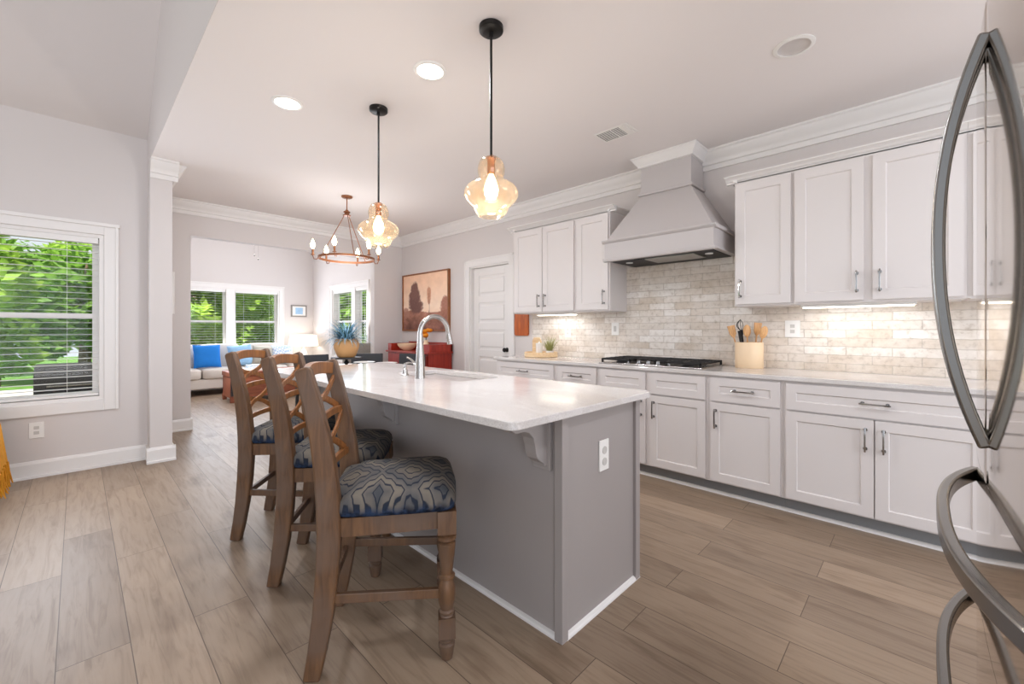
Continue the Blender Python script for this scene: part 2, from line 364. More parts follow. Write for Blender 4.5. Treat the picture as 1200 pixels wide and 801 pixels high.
# ------------------------------------------------------------------ structure
struct(MB().box(-5, 4.0, -4, YL+.14, -.08, 0).box(.5, 4.0, YL+.14, 10.43, -.08, 0).build('floor', M_floor, origin=(0,0,0)))
struct(box(XB+.002, XW+.13, -4, YD+.12, ZC, ZC+.1).build('ceiling', M_ceil))
def vault():
    m = MB(); s = .80; z0 = 3.0
    top = z0+s*(YL+.15-1.2)
    m.add([(-5,YL+.15,z0-.12+.0),(XB,YL+.15,z0-.12),(XB,1.2,top),(-5,1.2,top),(-5,-4.2,z0+.3),(XB,-4.2,z0+.3)], [(0,1,2,3),(3,2,5,4)])
    n = [(x,y,z+.1) for x,y,z in m.v]; return MB().add(m.v+n, [(0,1,2,3),(3,2,5,4),(6,7,8,9),(9,8,11,10),(0,1,7,6),(1,2,8,7),(2,5,11,8),(5,4,10,11),(4,3,9,10),(3,0,6,9)])
struct(vault().build('ceiling_vault', M_wall))
struct(box(XB, XB+.12, -4, YL+.15, ZC+.0005, 6.4).build('wall_drop', M_wall))
# left window wall with one opening
wx0, wx1, wz0, wz1 = -.86, .165, .60, 2.06
wl = MB().box(-5, wx0, YL, YL+.14, 0, 3.05).box(wx1, XB, YL, YL+.14, 0, 3.05).box(wx0, wx1, YL, YL+.14, 0, wz0).box(wx0, wx1, YL, YL+.14, wz1, 3.05)
struct(wl.build('wall_left', M_wall))
struct(box(XB, .62, 5.04, YD+.12, 0, ZC).build('wall_partition', M_wall))
# wall with the wide opening to the living room
wd = MB().box(.62, .96, YD, YD+.12, 0, ZC).box(.96, 3.36, YD, YD+.12, 2.36, ZC).box(3.36, XW, YD, YD+.12, 0, ZC)
struct(wd.build('wall_dining', M_wall))
dy0, dy1, dzt = 3.80, 4.58, 2.09
wy0, wy1 = 7.62, 9.2
wr = MB().box(XW, XW+.13, -4, dy0, 0, ZC).box(XW, XW+.13, dy1, YD+.12, 0, ZC).box(XW, XW+.13, dy0, dy1, dzt, ZC)
struct(wr.build('wall_right', M_wall))
wr2 = MB().box(XW, XW+.13, YD+.12, wy0, 0, 3.4).box(XW, XW+.13, wy1, YF+.14, 0, 3.4).box(XW, XW+.13, wy0, wy1, 0, .62).box(XW, XW+.13, wy0, wy1, 2.06, 3.4)
struct(wr2.build('wall_living_right', M_wall))
fx0, fx1, fz0, fz1 = 1.2, 3.14, .66, 2.06
wf = MB().box(.62, fx0, YF, YF+.14, 0, 3.4).box(fx1, XW, YF, YF+.14, 0, 3.4).box(fx0, fx1, YF, YF+.14, 0, fz0).box(fx0, fx1, YF, YF+.14, fz1, 3.4)
struct(wf.build('wall_far', M_wall))
struct(box(.5, .62, YD+.12, YF+.14, 0, 3.4).build('wall_living_left', M_wall))
struct(box(.5, XW+.13, YD+.12, YF+.14, 3.4, 3.5).build('ceiling_living', M_ceil))
struct(box(.5, 1.6, -1.14, -1.0, 0, ZC).build('wall_fridge', M_wall))
struct(box(XW, XW+.5, dy0-.1, dy1+.1, 0, .001).build('floor_pantry', M_floor))
# backsplash
bs = MB().box(XW-.012, XW-.0005, -.99, 3.40, .915, 1.42).box(XW-.012, XW-.0005, 1.0, 2.2, 1.42, 1.92)
struct(bs.build('wall_backsplash', M_brick, origin=(XW,0,.914)))
# crown profile: (distance from wall, z below ceiling)
CP = [(d*.8, z*.75) for d,z in [(0,0),(.125,0),(.125,-.018),(.108,-.03),(.098,-.062),(.062,-.10),(.042,-.128),(.038,-.15),(.02,-.158),(.02,-.21),(0,-.21)]]
def crown_y(xw, sgn, y0, y1, z, prof=CP, k=1):   # along y on a wall at x
    return MB().prism([(xw+sgn*d*k, z+h*k) for d,h in prof], 'y', y0, y1)
def crown_x(yw, sgn, x0, x1, z, prof=CP, k=1):
    return MB().prism([(yw+sgn*d*k, z+h*k) for d,h in prof], 'x', x0, x1)
struct(crown_y(XW, -1, -1.0, YD, ZC).build('trim_crown_right', M_trim, smooth=30))
struct(crown_x(YD, -1, .62, XW, ZC).build('trim_crown_dining', M_trim, smooth=30))
cap = crown_x(5.04, -1, XB, .62+.04, ZC, k=1.05); cap2 = crown_y(.62, 1, 5.04-.02, YD, ZC, k=1.05); cap.add(cap2.v, cap2.f)
struct(cap.build('trim_capital', M_trim, smooth=30))
BP = [(0,0),(.03,0),(.03,.018),(.016,.022),(.016,.115),(.008,.135),(0,.14)]
def base_x(yw, sgn, x0, x1): return MB().prism([(yw+sgn*d, h) for d,h in BP], 'x', x0, x1)
def base_y(xw, sgn, y0, y1): return MB().prism([(xw+sgn*d, h) for d,h in BP], 'y', y0, y1)
struct(base_x(YL, -1, -5, XB).build('baseboard_left', M_trim))
struct(base_x(5.04, -1, XB-.025, .645).box(XB-.016, XB, 5.03, YL, 0, .135).box(.62, .636, 5.03, YD, 0, .135).build('baseboard_partition', M_trim))
struct(base_x(YD, -1, .62, .975).box(.96, .976, YD-.02, YD+.12, 0, .135).build('baseboard_dining', M_trim))
struct(base_x(YD, -1, 3.345, XW).build('baseboard_stub', M_trim))
struct(base_y(XW, -1, 4.67, YD).build('baseboard_right', M_trim))
struct(base_x(YF, -1, .62, XW).build('baseboard_far', M_trim))

def window(name, axis, wall, sgn, a0, a1, z0, z1, mulls=(), depth=.14, cw=.095, rail=None):
    """axis 'x': opening spans x on a wall at y=wall; sgn = direction into the room"""
    root = bpy.data.objects.new(name, None); COL.objects.link(root); root['kind'] = 'structure'
    c = ((a0+a1)/2, wall, z0) if axis == 'x' else (wall, (a0+a1)/2, z0); root.location = c; ORG[root.name] = Vector(c)
    def bx(m, u0, u1, d0, d1, za, zb):   # d measured into the room
        p0, p1 = wall+sgn*d0, wall+sgn*d1
        return m.box(u0,u1,p0,p1,za,zb) if axis == 'x' else m.box(p0,p1,u0,u1,za,zb)
    cs = MB()
    bx(cs, a0-cw, a0, -.01, .02, z0-cw, z1+cw); bx(cs, a1, a1+cw, -.01, .02, z0-cw, z1+cw); bx(cs, a0, a1, -.01, .02, z1, z1+cw); bx(cs, a0, a1, -.01, .02, z0-cw, z0)
    bx(cs, a0-cw-.008, a1+cw+.008, .0, .034, z1+cw-.022, z1+cw+.008)
    for e in (a0-cw, a1+cw-.022): bx(cs, e, e+.022, .02, .03, z0-cw, z1+cw)
    cs.build('casing', M_trim, root, bevel=.003)
    fr = MB(); t = .03
    bx(fr, a0, a0+t, -depth, 0, z0, z1); bx(fr, a1-t, a1, -depth, 0, z0, z1); bx(fr, a0+t, a1-t, -depth, 0, z1-t, z1); bx(fr, a0+t, a1-t, -depth, 0, z0, z0+t)
    for mu in mulls: bx(fr, mu-.075, mu+.075, -depth, .012, z0, z1)
    fr.build('jamb', M_trim, root)
    edges = [a0+t]; 
    for mu in mulls: edges += [mu-.075, mu+.075]
    edges.append(a1-t); zm = rail or (z0+z1)/2
    for i in range(0, len(edges), 2):
        e0, e1 = edges[i], edges[i+1]
        for za, zb, dd in ((zm-.02, z1-t, -.10), (z0+t, zm+.025, -.075)):
            sa = MB(); s = .042
            bx(sa, e0, e0+s, dd-.03, dd, za, zb); bx(sa, e1-s, e1, dd-.03, dd, za, zb); bx(sa, e0+s, e1-s, dd-.03, dd, zb-s, zb); bx(sa, e0+s, e1-s, dd-.03, dd, za, za+s)
            so = sa.build('sash', M_trim, root)
            gl = MB(); bx(gl, e0+s-.004, e1-s+.004, dd-.018, dd-.012, za+s-.004, zb-s+.004); gl.build('pane', M_pane, so)
    return edges
def blind(axis, wall, sgn, e0, e1, z0, z1, label, group=None):
    d = -.035; pitch = .052
    loc = ((e0+e1)/2, wall+sgn*d, z1) if axis == 'x' else (wall+sgn*d, (e0+e1)/2, z1)
    t = thing('window_blind', loc, label, 'window blind', group)
    def bx(m, u0, u1, d0, d1, za, zb):
        p0, p1 = wall+sgn*d0, wall+sgn*d1
        return m.box(u0,u1,p0,p1,za,zb) if axis == 'x' else m.box(p0,p1,u0,u1,za,zb)
    e0 += .006; e1 -= .006
    bx(MB(), e0, e1, d-.025, d+.03, z1-.05, z1-.001).build('headrail', M_blind, t)
    sl = MB(); z = z1-.075
    while z > z0+.04:
        n0 = len(sl.v); bx(sl, e0, e1, d-.021, d+.021, z-.0013, z+.0013)
        for i in range(n0, n0+8):      # a slight tilt, room edge down
            x,y,zz = sl.v[i]; off = ((y if axis == 'x' else x)-(wall+sgn*d))*sgn; sl.v[i] = (x,y,zz-off*.03)
        z -= pitch
    sl.build('slats', M_blind, t)
    bx(MB(), e0, e1, d-.022, d+.022, z0+.008, z0+.028).build('bottom_rail', M_blind, t)
    for f in (.2, .8):
        u = e0+(e1-e0)*f; bx(MB(), u-.0012, u+.0012, d+.02, d+.023, z0+.02, z1-.05).build('ladder_cord', M_blind, t)
ed = window('window_1', 'x', YL, -1, wx0, wx1, wz0, wz1, (), rail=1.335)
blind('x', YL, -1, wx0+.03, wx1-.03, wz0+.03, wz1-.03, 'white slatted blind, open, in the large left window with the black grill outside')
ed = window('window_2', 'x', YF, -1, fx0, fx1, fz0, fz1, (2.21,), rail=1.375)
blind('x', YF, -1, ed[0], ed[1], fz0+.03, fz1-.03, 'open white blind in the left half of the far living room window', 'living room blinds')
blind('x', YF, -1, ed[2], ed[3], fz0+.03, fz1-.03, 'open white blind in the right half of the far window, nearer the framed picture', 'living room blinds')
ed = window('window_3', 'y', XW, -1, wy0, wy1, .62, 2.06, (8.2,), rail=1.375)
blind('y', XW, -1, ed[0], ed[1], .65, 2.03, 'open white blind in the right, nearer half of the side window behind the potted plant', 'living room blinds')
blind('y', XW, -1, ed[2], ed[3], .65, 2.03, 'open white blind in the left, farther half of the side window behind the potted plant', 'living room blinds')

# pantry door with five flat panels
d1 = bpy.data.objects.new('door_1', None); COL.objects.link(d1); d1.location = (XW, (dy0+dy1)/2, 0); ORG['door_1'] = Vector(d1.location); d1['kind'] = 'structure'
cs = MB()
for y0, y1, z0, z1 in ((dy0-.095, dy0, 0, dzt+.095), (dy1, dy1+.095, 0, dzt+.095), (dy0, dy1, dzt, dzt+.095)):
    cs.box(XW-.02, XW+.13, y0, y1, z0, z1) if False else cs.box(XW-.02, XW-.0005, y0, y1, z0, z1)
for y0, y1, z0, z1 in ((dy0-.1, dy0-.075, 0, dzt+.1), (dy1+.075, dy1+.1, 0, dzt+.1), (dy0-.1, dy1+.1, dzt+.075, dzt+.1)): cs.box(XW-.028, XW-.0005, y0, y1, z0, z1)
cs.build('casing', M_trim, d1, bevel=.003)
jm = MB().box(XW, XW+.12, dy0, dy0+.018, 0, dzt).box(XW, XW+.12, dy1-.018, dy1, 0, dzt).box(XW, XW+.12, dy0+.018, dy1-.018, dzt-.018, dzt); jm.build('jamb', M_trim, d1)
lf = MB(); xd = XW+.05; ya, yb, za, zb = dy0+.021, dy1-.021, .012, dzt-.021
lf.box(xd+.012, xd+.036, ya, yb, za, zb)
st = .11
lf.box(xd, xd+.012, ya, ya+st, za, zb).box(xd, xd+.012, yb-st, yb, za, zb)
nz = 5; rails = [.18]+[.1]*4+[.11]; ph = (zb-za-sum(rails))/nz; z = za
for i in range(6):
    lf.box(xd, xd+.012, ya+st, yb-st, z, z+rails[i]); z += rails[i]
    if i < 5:
        lf.prism([(xd+.012, z+.03), (xd+.004, z+.05), (xd+.004, z+ph-.05), (xd+.012, z+ph-.03)], 'y', ya+st+.03, yb-st-.03); z += ph
lf.build('door_leaf', M_trim, d1, bevel=.003)
kb = MB().lathe([(.0,0),(.03,0),(.03,.006),(.012,.012),(.011,.035),(.026,.042),(.03,.056),(.022,.068),(0,.07)], n=20)
kb.xform(Matrix.Translation((xd-.0, ya+.07, .95)) @ Matrix.Rotation(-PI/2, 4, 'Y')); kb.build('door_knob', M_black, d1, smooth=40)

# ------------------------------------------------------------------ cabinets
def shaker(y0, y1, z0, z1, xf, sgn=-1, th=.02, fr=.058, rec=.009):
    """door or drawer front whose face sits at xf+sgn*th, facing sgn along x"""
    m = MB(); f = xf+sgn*th; b = xf; r = f-sgn*rec; c = .006
    fr = min(fr, (z1-z0)*.33)
    R = lambda x, i: [(x,y0+i,z0+i),(x,y1-i,z0+i),(x,y1-i,z1-i),(x,y0+i,z1-i)]
    vs = R(b,0)+R(f,0)+R(f,fr)+R(r,fr+c)
    fs = [(0,1,2,3),(12,13,14,15)]
    for a in (0,4,8):
        for k in range(4): fs.append((a+k, a+(k+1)%4, a+4+(k+1)%4, a+4+k))
    return m.add(vs, fs)
def pull(parent, x, y, z, horiz, sgn=-1, L=.14):
    m = MB(); h = L/2; o = sgn*.03
    P = (lambda a, d: (x+d, y+a, z)) if horiz else (lambda a, d: (x+d, y, z+a))
    up = (0,0,1) if horiz else (0,1,0)
    for s in (-1,1):
        m.tube([P(s*h*.8, 0), P(s*h*.8, o*.95)], .0055, 10)
        m.tube([P(s*h*.8, -sgn*.0), P(s*h*.8, sgn*.004)], .011, 12)
    pts = [P(h*t, o*(1+.18*(1-t*t))-sgn*.002*abs(t)**4) for t in [i/8-1 for i in range(17)]]
    m.tube(pts, 0, w=[(.0075-.002*(1-abs(t))*1.0, .0045) for t in [i/8-1 for i in range(17)]], up=up)
    return m.build('pull_handle', M_pull, parent, bevel=.001)
XF = 3.26   # base cabinet face frame
G = 'white base cabinets along the range wall'
def base_cab(y0, y1, label, drawers, doors, dpull=True, pulls=()):
    t = thing('base_cabinet', ((XF+XW)/2, (y0+y1)/2, 0), label, 'cabinet', G)
    MB().box(XF, XW-.015, y0+.0005, y1-.0005, .105, .883).build('cabinet_body', M_cab, t)
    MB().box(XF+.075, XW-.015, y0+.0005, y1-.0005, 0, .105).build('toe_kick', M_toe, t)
    MB().prism([(XF+.075,0),(XF+.055,0),(XF+.057,.012),(XF+.066,.019),(XF+.075,.02)], 'y', y0+.0005, y1-.0005).build('shoe_molding', M_trim, t)
    for a, b in drawers:
        d = shaker(a, b, .70, .868, XF).build('drawer_front', M_cab, t)
        if dpull: pull(d, XF-.02, (a+b)/2, .785, True)
    for (a, b), py in zip(doors, pulls):
        d = shaker(a, b, .118, .688, XF).build('door', M_cab, t)
        if py is not None: pull(d, XF-.02, py, .575, False)
    return t
base_cab(2.555, 3.40, 'white base cabinet at the far end of the range wall below the serving tray', [(2.58,3.38)], [(2.58,2.975),(2.985,3.38)], pulls=(2.94,3.02))
base_cab(2.075, 2.555, 'narrow white base cabinet just left of the cooktop, with one drawer and one door', [(2.095,2.535)], [(2.095,2.535)], pulls=(2.13,))
base_cab(1.13, 2.075, 'white base cabinet under the gas cooktop with two plain false drawer fronts', [(1.15,1.585),(1.625,2.055)], [(1.15,1.585),(1.625,2.055)], dpull=False, pulls=(1.55,1.66))
base_cab(.655, 1.13, 'white base cabinet below the crock of spoons, one drawer over one door', [(.672,1.112)], [(.672,1.112)], pulls=(1.075,))
base_cab(-.27, .655, 'wide white base cabinet nearest the fridge, one long drawer over two doors', [(-.25,.638)], [(-.25,.193),(.199,.638)], pulls=(.155,.237))
ct = MB().prism([(3.232,-.98),(XW-.014,-.98),(XW-.014,3.43),(3.232,3.43)], 'z', .884, .914)
tag(ct.build('kitchen_countertop', M_quartz, bevel=.004), 'white quartz countertop running along the brick backsplash under the hood', 'countertop')
base_cab(-.98, -.27, 'white corner base cabinet beyond the fridge, at the end of the range wall run', [(-.95,-.29)], [(-.95,-.29)], pulls=(-.33,))

XU = 3.54
CCP = [(0,0),(0,.03),(-.018,.05),(-.03,.075),(-.055,.1),(-.062,.105),(-.062,.125),(.02,.125),(.02,0)]
def upper_cab(y0, y1, label, doors, pulls, group, ends=(0,0)):
    t = thing('wall_cabinet', ((XU+XW)/2, (y0+y1)/2, 1.40), label, 'cabinet', group)
    MB().box(XU, XW-.014, y0+.0005, y1-.0005, 1.40, 2.352).build('cabinet_body', M_cab, t)
    MB().box(XU+.004, XW-.02, y0+.012, y1-.012, 1.396, 1.4).build('bottom_panel', M_cab, t)
    cr = MB().prism([(XU+a, 2.345+b*.38) for a,b in CCP], 'y', y0+.0005-(ends[0]*.06), y1-.0005+ends[1]*.06)
    for e, yy, s in ((ends[0], y0, -1), (ends[1], y1, 1)):
        if e: cr.prism([(yy+s*.0-s*a, 2.345+b*.38) for a,b in [(q[0], q[1]) for q in CCP]], 'x', XU-.02, XW-.014)
    cr.build('crown_molding', M_trim, t)
    for (a,b), py in zip(doors, pulls):
        d = shaker(a, b, 1.412, 2.33, XU, fr=.062).build('door', M_cab, t)
        pull(d, XU-.02, py, 1.53, False)
    return t
GU = 'white wall cabinets'
upper_cab(.655, 1.035, 'single-door white wall cabinet just right of the range hood', [(.665,1.023)], (.99,), GU, (0,1))
upper_cab(-.19, .655, 'two-door white wall cabinet right of the hood, partly behind the fridge handle', [(.265,.64),(-.175,.222)], (.30,.187), GU)
upper_cab(-.98, -.19, 'white wall cabinet in the corner by the fridge', [(-.57,-.21),(-.96,-.6)], (-.535,-.63), GU)
upper_cab(2.53, 3.40, 'two-door white wall cabinet beside the pantry door', [(2.545,2.955),(2.965,3.385)], (2.915,3.005), GU, (0,1))
upper_cab(2.13, 2.53, 'single-door white wall cabinet just left of the range hood', [(2.145,2.51)], (2.185,), GU, (1,0))
for y0, y1, lb in ((2.62, 3.12, 'lit white under-cabinet light above the tray with the grass plant'), (.02, .62, 'lit white under-cabinet light right of the crock of spoons')):
    t = thing('under_cabinet_light', (3.66, (y0+y1)/2, 1.372), lb, 'light', 'under-cabinet lights')
    MB().box(3.61, 3.71, y0, y1, 1.378, 1.396).build('light_housing', M_plate, t)
    MB().box(3.62, 3.70, y0+.01, y1-.01, 1.372, 1.378).build('light_lens', M_led, t)
    light('under_cabinet_glow', 'AREA', (3.69, (y0+y1)/2, 1.37), 1.0, (1,.98,.95), .05, y1-y0, rot=(0,math.radians(-12),0))

# ------------------------------------------------------------------ range hood
h = thing('range_hood', (3.63, 1.62, 1.83), 'large painted grey chimney range hood above the gas cooktop', 'range hood')
XH = 3.325; ha, hb = 1.118, 2.06; ca, cb_ = 1.385, 1.835; xc = 3.58; xw = XW-.0135
MB().box(XH, xw, ha, hb, 1.857, 2.0).build('hood_band', M_hood, h)
MB().box(XH-.012, xw, ha-.012, hb+.012, 1.838, 1.857).box(XH-.012, XH+.03, ha-.012, hb+.012, 1.828, 1.838).build('lower_trim', M_hood, h, bevel=.003)
MB().prism([(XH-.02,2.02),(XH-.02,2.008),(XH-.004,1.992),(xw,1.992),(xw,2.02)], 'y', ha-.02, hb+.02).build('shelf_trim', M_hood, h, bevel=.003)
MB().add([(XH+.012,ha+.012,2.02),(XH+.012,hb-.012,2.02),(xw,hb-.012,2.02),(xw,ha+.012,2.02),(xc,ca,2.43),(xc,cb_,2.43),(xw,cb_,2.43),(xw,ca,2.43)],
         [(0,1,5,4),(1,2,6,5),(2,3,7,6),(3,0,4,7),(0,3,2,1),(4,5,6,7)]).build('canopy', M_hood, h)
MB().box(xc, xw, ca, cb_, 2.43, 2.768).build('chimney', M_hood, h)
MB().box(xc-.02, xw, ca-.02, cb_+.02, 2.428, 2.452).build('chimney_trim', M_hood, h, bevel=.005)
cr = MB(); kp = [(0,0),(.07,0),(.07,-.01),(.06,-.018),(.038,-.052),(.022,-.07),(.018,-.083),(0,-.087)]
for i in range(len(kp)):
    d0, z0 = kp[i]; d1_, z1 = kp[(i+1)%len(kp)]
    L = lambda d, z: [(xw,ca-d,ZC-.002+z),(xc-d,ca-d,ZC-.002+z),(xc-d,cb_+d,ZC-.002+z),(xw,cb_+d,ZC-.002+z)]
    a, b = L(d0,z0), L(d1_,z1); cr.add(a+b, [(0,1,5,4),(1,2,6,5),(2,3,7,6)])
cr.build('crown', M_trim, h)
ln = MB().box(XH+.03, xw-.02, ha+.03, hb-.03, 1.832, 1.8375); ln = ln.build('cavity_shade_liner', M_iron, h)  # dark iron colour stands for the shade inside the hood cavity
MB().box(XH+.10, XH+.36, 1.3, 1.72, 1.824, 1.832).build('filter_panel', mat('filter_mesh', lin(170,168,164), .35, 1, noise=.2, nscale=150), h)
MB().box(XH+.06, XH+.09, 1.74, 1.8, 1.826, 1.832).build('control_strip', M_iron, h)
for yy in (1.22, 1.92): MB().lathe([(0,0),(.03,0),(.03,.006),(0,.006)], (XH+.2, yy, 1.825), 16).build('hood_lamp', M_plate, h, smooth=40)

# ------------------------------------------------------------------ gas cooktop
g = thing('gas_cooktop', (3.57, 1.655, .914), 'stainless gas cooktop with black grates under the range hood', 'cooktop')
MB().box(3.31, 3.83, 1.20, 2.11, .914, .924).build('steel_tray', M_steel, g, bevel=.003)
for i in range(3):
    y0 = 1.215+i*.298; y1 = y0+.285; gr = MB(); x0 = 3.335 if i != 1 else 3.42; x1 = 3.815
    for yy in (y0, y1-.012): gr.box(x0, x1, yy, yy+.012, .945, .96)
    for xx in (x0, x1-.012): gr.box(xx, xx+.012, y0, y1, .945, .96)
    for k in range(1,6): xx = x0+(x1-x0)*k/6; gr.box(xx-.005, xx+.005, y0, y1, .947, .962)
    gr.box(x0, x1, (y0+y1)/2-.005, (y0+y1)/2+.005, .947, .962)
    for xx in (x0, x1-.014):
        for yy in (y0, y1-.014): gr.box(xx, xx+.014, yy, yy+.014, .924, .946)
    gr.build('grate', M_iron, g)
for yy, xx, r in ((1.36,3.46,.036),(1.36,3.70,.045),(1.655,3.62,.058),(1.95,3.46,.045),(1.95,3.70,.036)):
    MB().lathe([(0,0),(r+.012,0),(r+.012,.007),(r,.012),(r,.019),(0,.02)], (xx,yy,.924), 20).build('burner', M_iron, g, smooth=40)
for k in range(5):
    yy = 1.48+k*.0875
    kn = MB().lathe([(0,0),(.021,0),(.021,.006),(.017,.009),(.015,.028),(.011,.031),(0,.031)], (3.362,yy,.924), 18).box(3.345, 3.379, yy-.003, yy+.003, .945, .957)
    kn.build('knob', M_pull, g, smooth=40)

# ------------------------------------------------------------------ island
IX0, IX1, IY0, IY1 = 1.31, 1.93, 1.0, 3.55
isl = thing('kitchen_island', ((IX0+IX1)/2, (IY0+IY1)/2, 0), 'grey painted kitchen island base under the white quartz top, stools along its left side', 'island')
MB().box(IX0+.012, IX1-.012, IY0+.012, IY1-.012, .0, .883).build('island_body', M_isl, isl)
for xx, yy in ((IX0-.004,IY0-.004),(IX1-.036,IY0-.004),(IX0-.004,IY1-.036),(IX1-.036,IY1-.036)): MB().box(xx, xx+.04, yy, yy+.04, 0, .883).build('corner_post', M_isl, isl, bevel=.003)
QR = [(0,0),(.016,0),(.015,.008),(.010,.015),(0,.02)]
MB().prism([(IX0+.012-d, z) for d,z in QR], 'y', IY0+.02, IY1-.02).build('shoe_molding', M_trim, isl)
MB().prism([(IY0+.012-d, z) for d,z in QR], 'x', IX0+.03, IX1+.005).build('shoe_molding', M_trim, isl)
MB().prism([(IY1-.012+d, z) for d,z in QR], 'x', IX0+.03, IX1).build('shoe_molding', M_trim, isl)
CB = [(0,0),(.235,0),(.235,-.02),(.215,-.035),(.20,-.045),(.185,-.047),(.155,-.046),(.125,-.055),(.1,-.08),(.09,-.11),(.085,-.14),(.075,-.165),(.055,-.18),(.04,-.19),(.035,-.203),(0,-.203)]
for yy in (1.10, 2.26, 3.42):
    MB().prism([(IX0+.012-d, .883+z) for d,z in CB], 'y', yy-.03, yy+.03).box(IX0-.008, IX0+.012, yy-.045, yy+.045, .66, .883).build('corbel', M_isl, isl, bevel=.003)
for a, b in ((1.06,1.5),(1.52,1.9),(1.92,2.3),(2.31,2.69),(2.71,3.1),(3.12,3.49)):
    d = shaker(a, b, .12, .86, IX1-.012, 1).build('door', M_isl, isl); pull(d, IX1+.008, a+.04, .75, False, 1)
ot = MB().box(1.585, 1.66, IY0+.005, IY0+.012, .60, .735).build('outlet_plate', M_plate, isl, bevel=.002)
for z in (.64, .69): MB().lathe([(0,0),(.017,0),(.017,.003),(0,.003)], n=16).xform(Matrix.Translation((1.6225, IY0+.005, z)) @ Matrix.Rotation(PI/2, 4, 'X')).build('socket', M_slot, ot)
# top with the sink cut out of it
def rounded(x0,x1,y0,y1,r,n=5):
    p = []
    for cx, cy, a in ((x1-r,y0+r,-PI/2),(x1-r,y1-r,0),(x0+r,y1-r,PI/2),(x0+r,y0+r,PI)):
        p += [(cx+r*math.cos(a+PI/2*k/n), cy+r*math.sin(a+PI/2*k/n)) for k in range(n+1)]
    return p
TX0, TX1, TY0, TY1 = 1.0, 2.0, .965, 3.6; SX0, SX1, SY0, SY1 = 1.57, 1.90, 1.95, 2.65
def island_top():
    m = MB(); out = rounded(TX0,TX1,TY0,TY1,.035); hole = rounded(SX0,SX1,SY0,SY1,.03); n = len(out)
    vs = [(x,y,z) for z in (.884,.914) for x,y in out]+[(x,y,z) for z in (.884,.914) for x,y in hole]
    fs = []
    for i in range(n):
        j = (i+1)%n
        fs += [(i,j,n+j,n+i), (2*n+j,2*n+i,3*n+i,3*n+j), (n+i,n+j,3*n+j,3*n+i), (j,i,2*n+i,2*n+j)]
    return m.add(vs, fs)
it = island_top().build('island_countertop', M_quartz, bevel=.004)
tag(it, 'white quartz island top with rounded corners, faucet standing on it', 'countertop')
sk = MB().box(SX0-.01,SX0,SY0-.01,SY1+.01,.70,.883).box(SX1,SX1+.01,SY0-.01,SY1+.01,.70,.883).box(SX0,SX1,SY0-.01,SY0,.70,.883).box(SX0,SX1,SY1,SY1+.01,.70,.883).box(SX0-.01,SX1+.01,SY0-.01,SY1+.01,.69,.70)
tag(sk.build('kitchen_sink', M_steel), 'undermount steel sink set in the island top beside the faucet', 'sink')
f = thing('kitchen_faucet', (1.5,2.26,.914), 'brushed steel gooseneck pull-down faucet on the island top', 'faucet')
fx, fy = 1.5, 2.26
MB().lathe([(0,0),(.032,0),(.032,.006),(.03,.02),(.029,.09),(.0235,.17),(.018,.24),(.0165,.27)], (fx,fy,.914), 24).build('faucet_body', M_steel, f, smooth=40)
arc = [(fx,fy,1.18)]+[(fx+.105-.105*math.cos(a), fy-.01*math.sin(a/2), 1.2+.105*math.sin(a)) for a in [PI*k/16 for k in range(15)]]
e = arc[-1]; arc += [(e[0]+.012, e[1], e[2]-.05)]
MB().tube(arc, .0155, 14).build('gooseneck', M_steel, f, smooth=60)
MB().tube([(e[0]+.011,e[1],e[2]-.045),(e[0]+.016,e[1],e[2]-.07),(e[0]+.026,e[1],e[2]-.115)], [.0165,.019,.021], 14).build('spray_head', M_steel, f, smooth=40)
MB().tube([(fx,fy+.02,1.0),(fx,fy+.055,1.003)], .015, 12).tube([(fx,fy+.055,1.003),(fx-.005,fy+.10,1.03),(fx-.01,fy+.135,1.04)], [.007,.0065,.006], 8).build('lever', M_steel, f, smooth=40)
s = thing('soap_dispenser', (1.52,2.47,.914), 'small steel soap dispenser standing left of the faucet', 'soap dispenser')
MB().lathe([(0,0),(.026,0),(.026,.006),(.02,.012),(.018,.04),(.013,.045),(.013,.06),(0,.062)], (1.52,2.47,.914), 18).build('dispenser_base', M_steel, s, smooth=40)
MB().tube([(1.52,2.47,.972),(1.52,2.47,.99),(1.545,2.468,.998),(1.59,2.465,.99)], [.008,.009,.007,.005], 10).build('spout', M_steel, s, smooth=50)

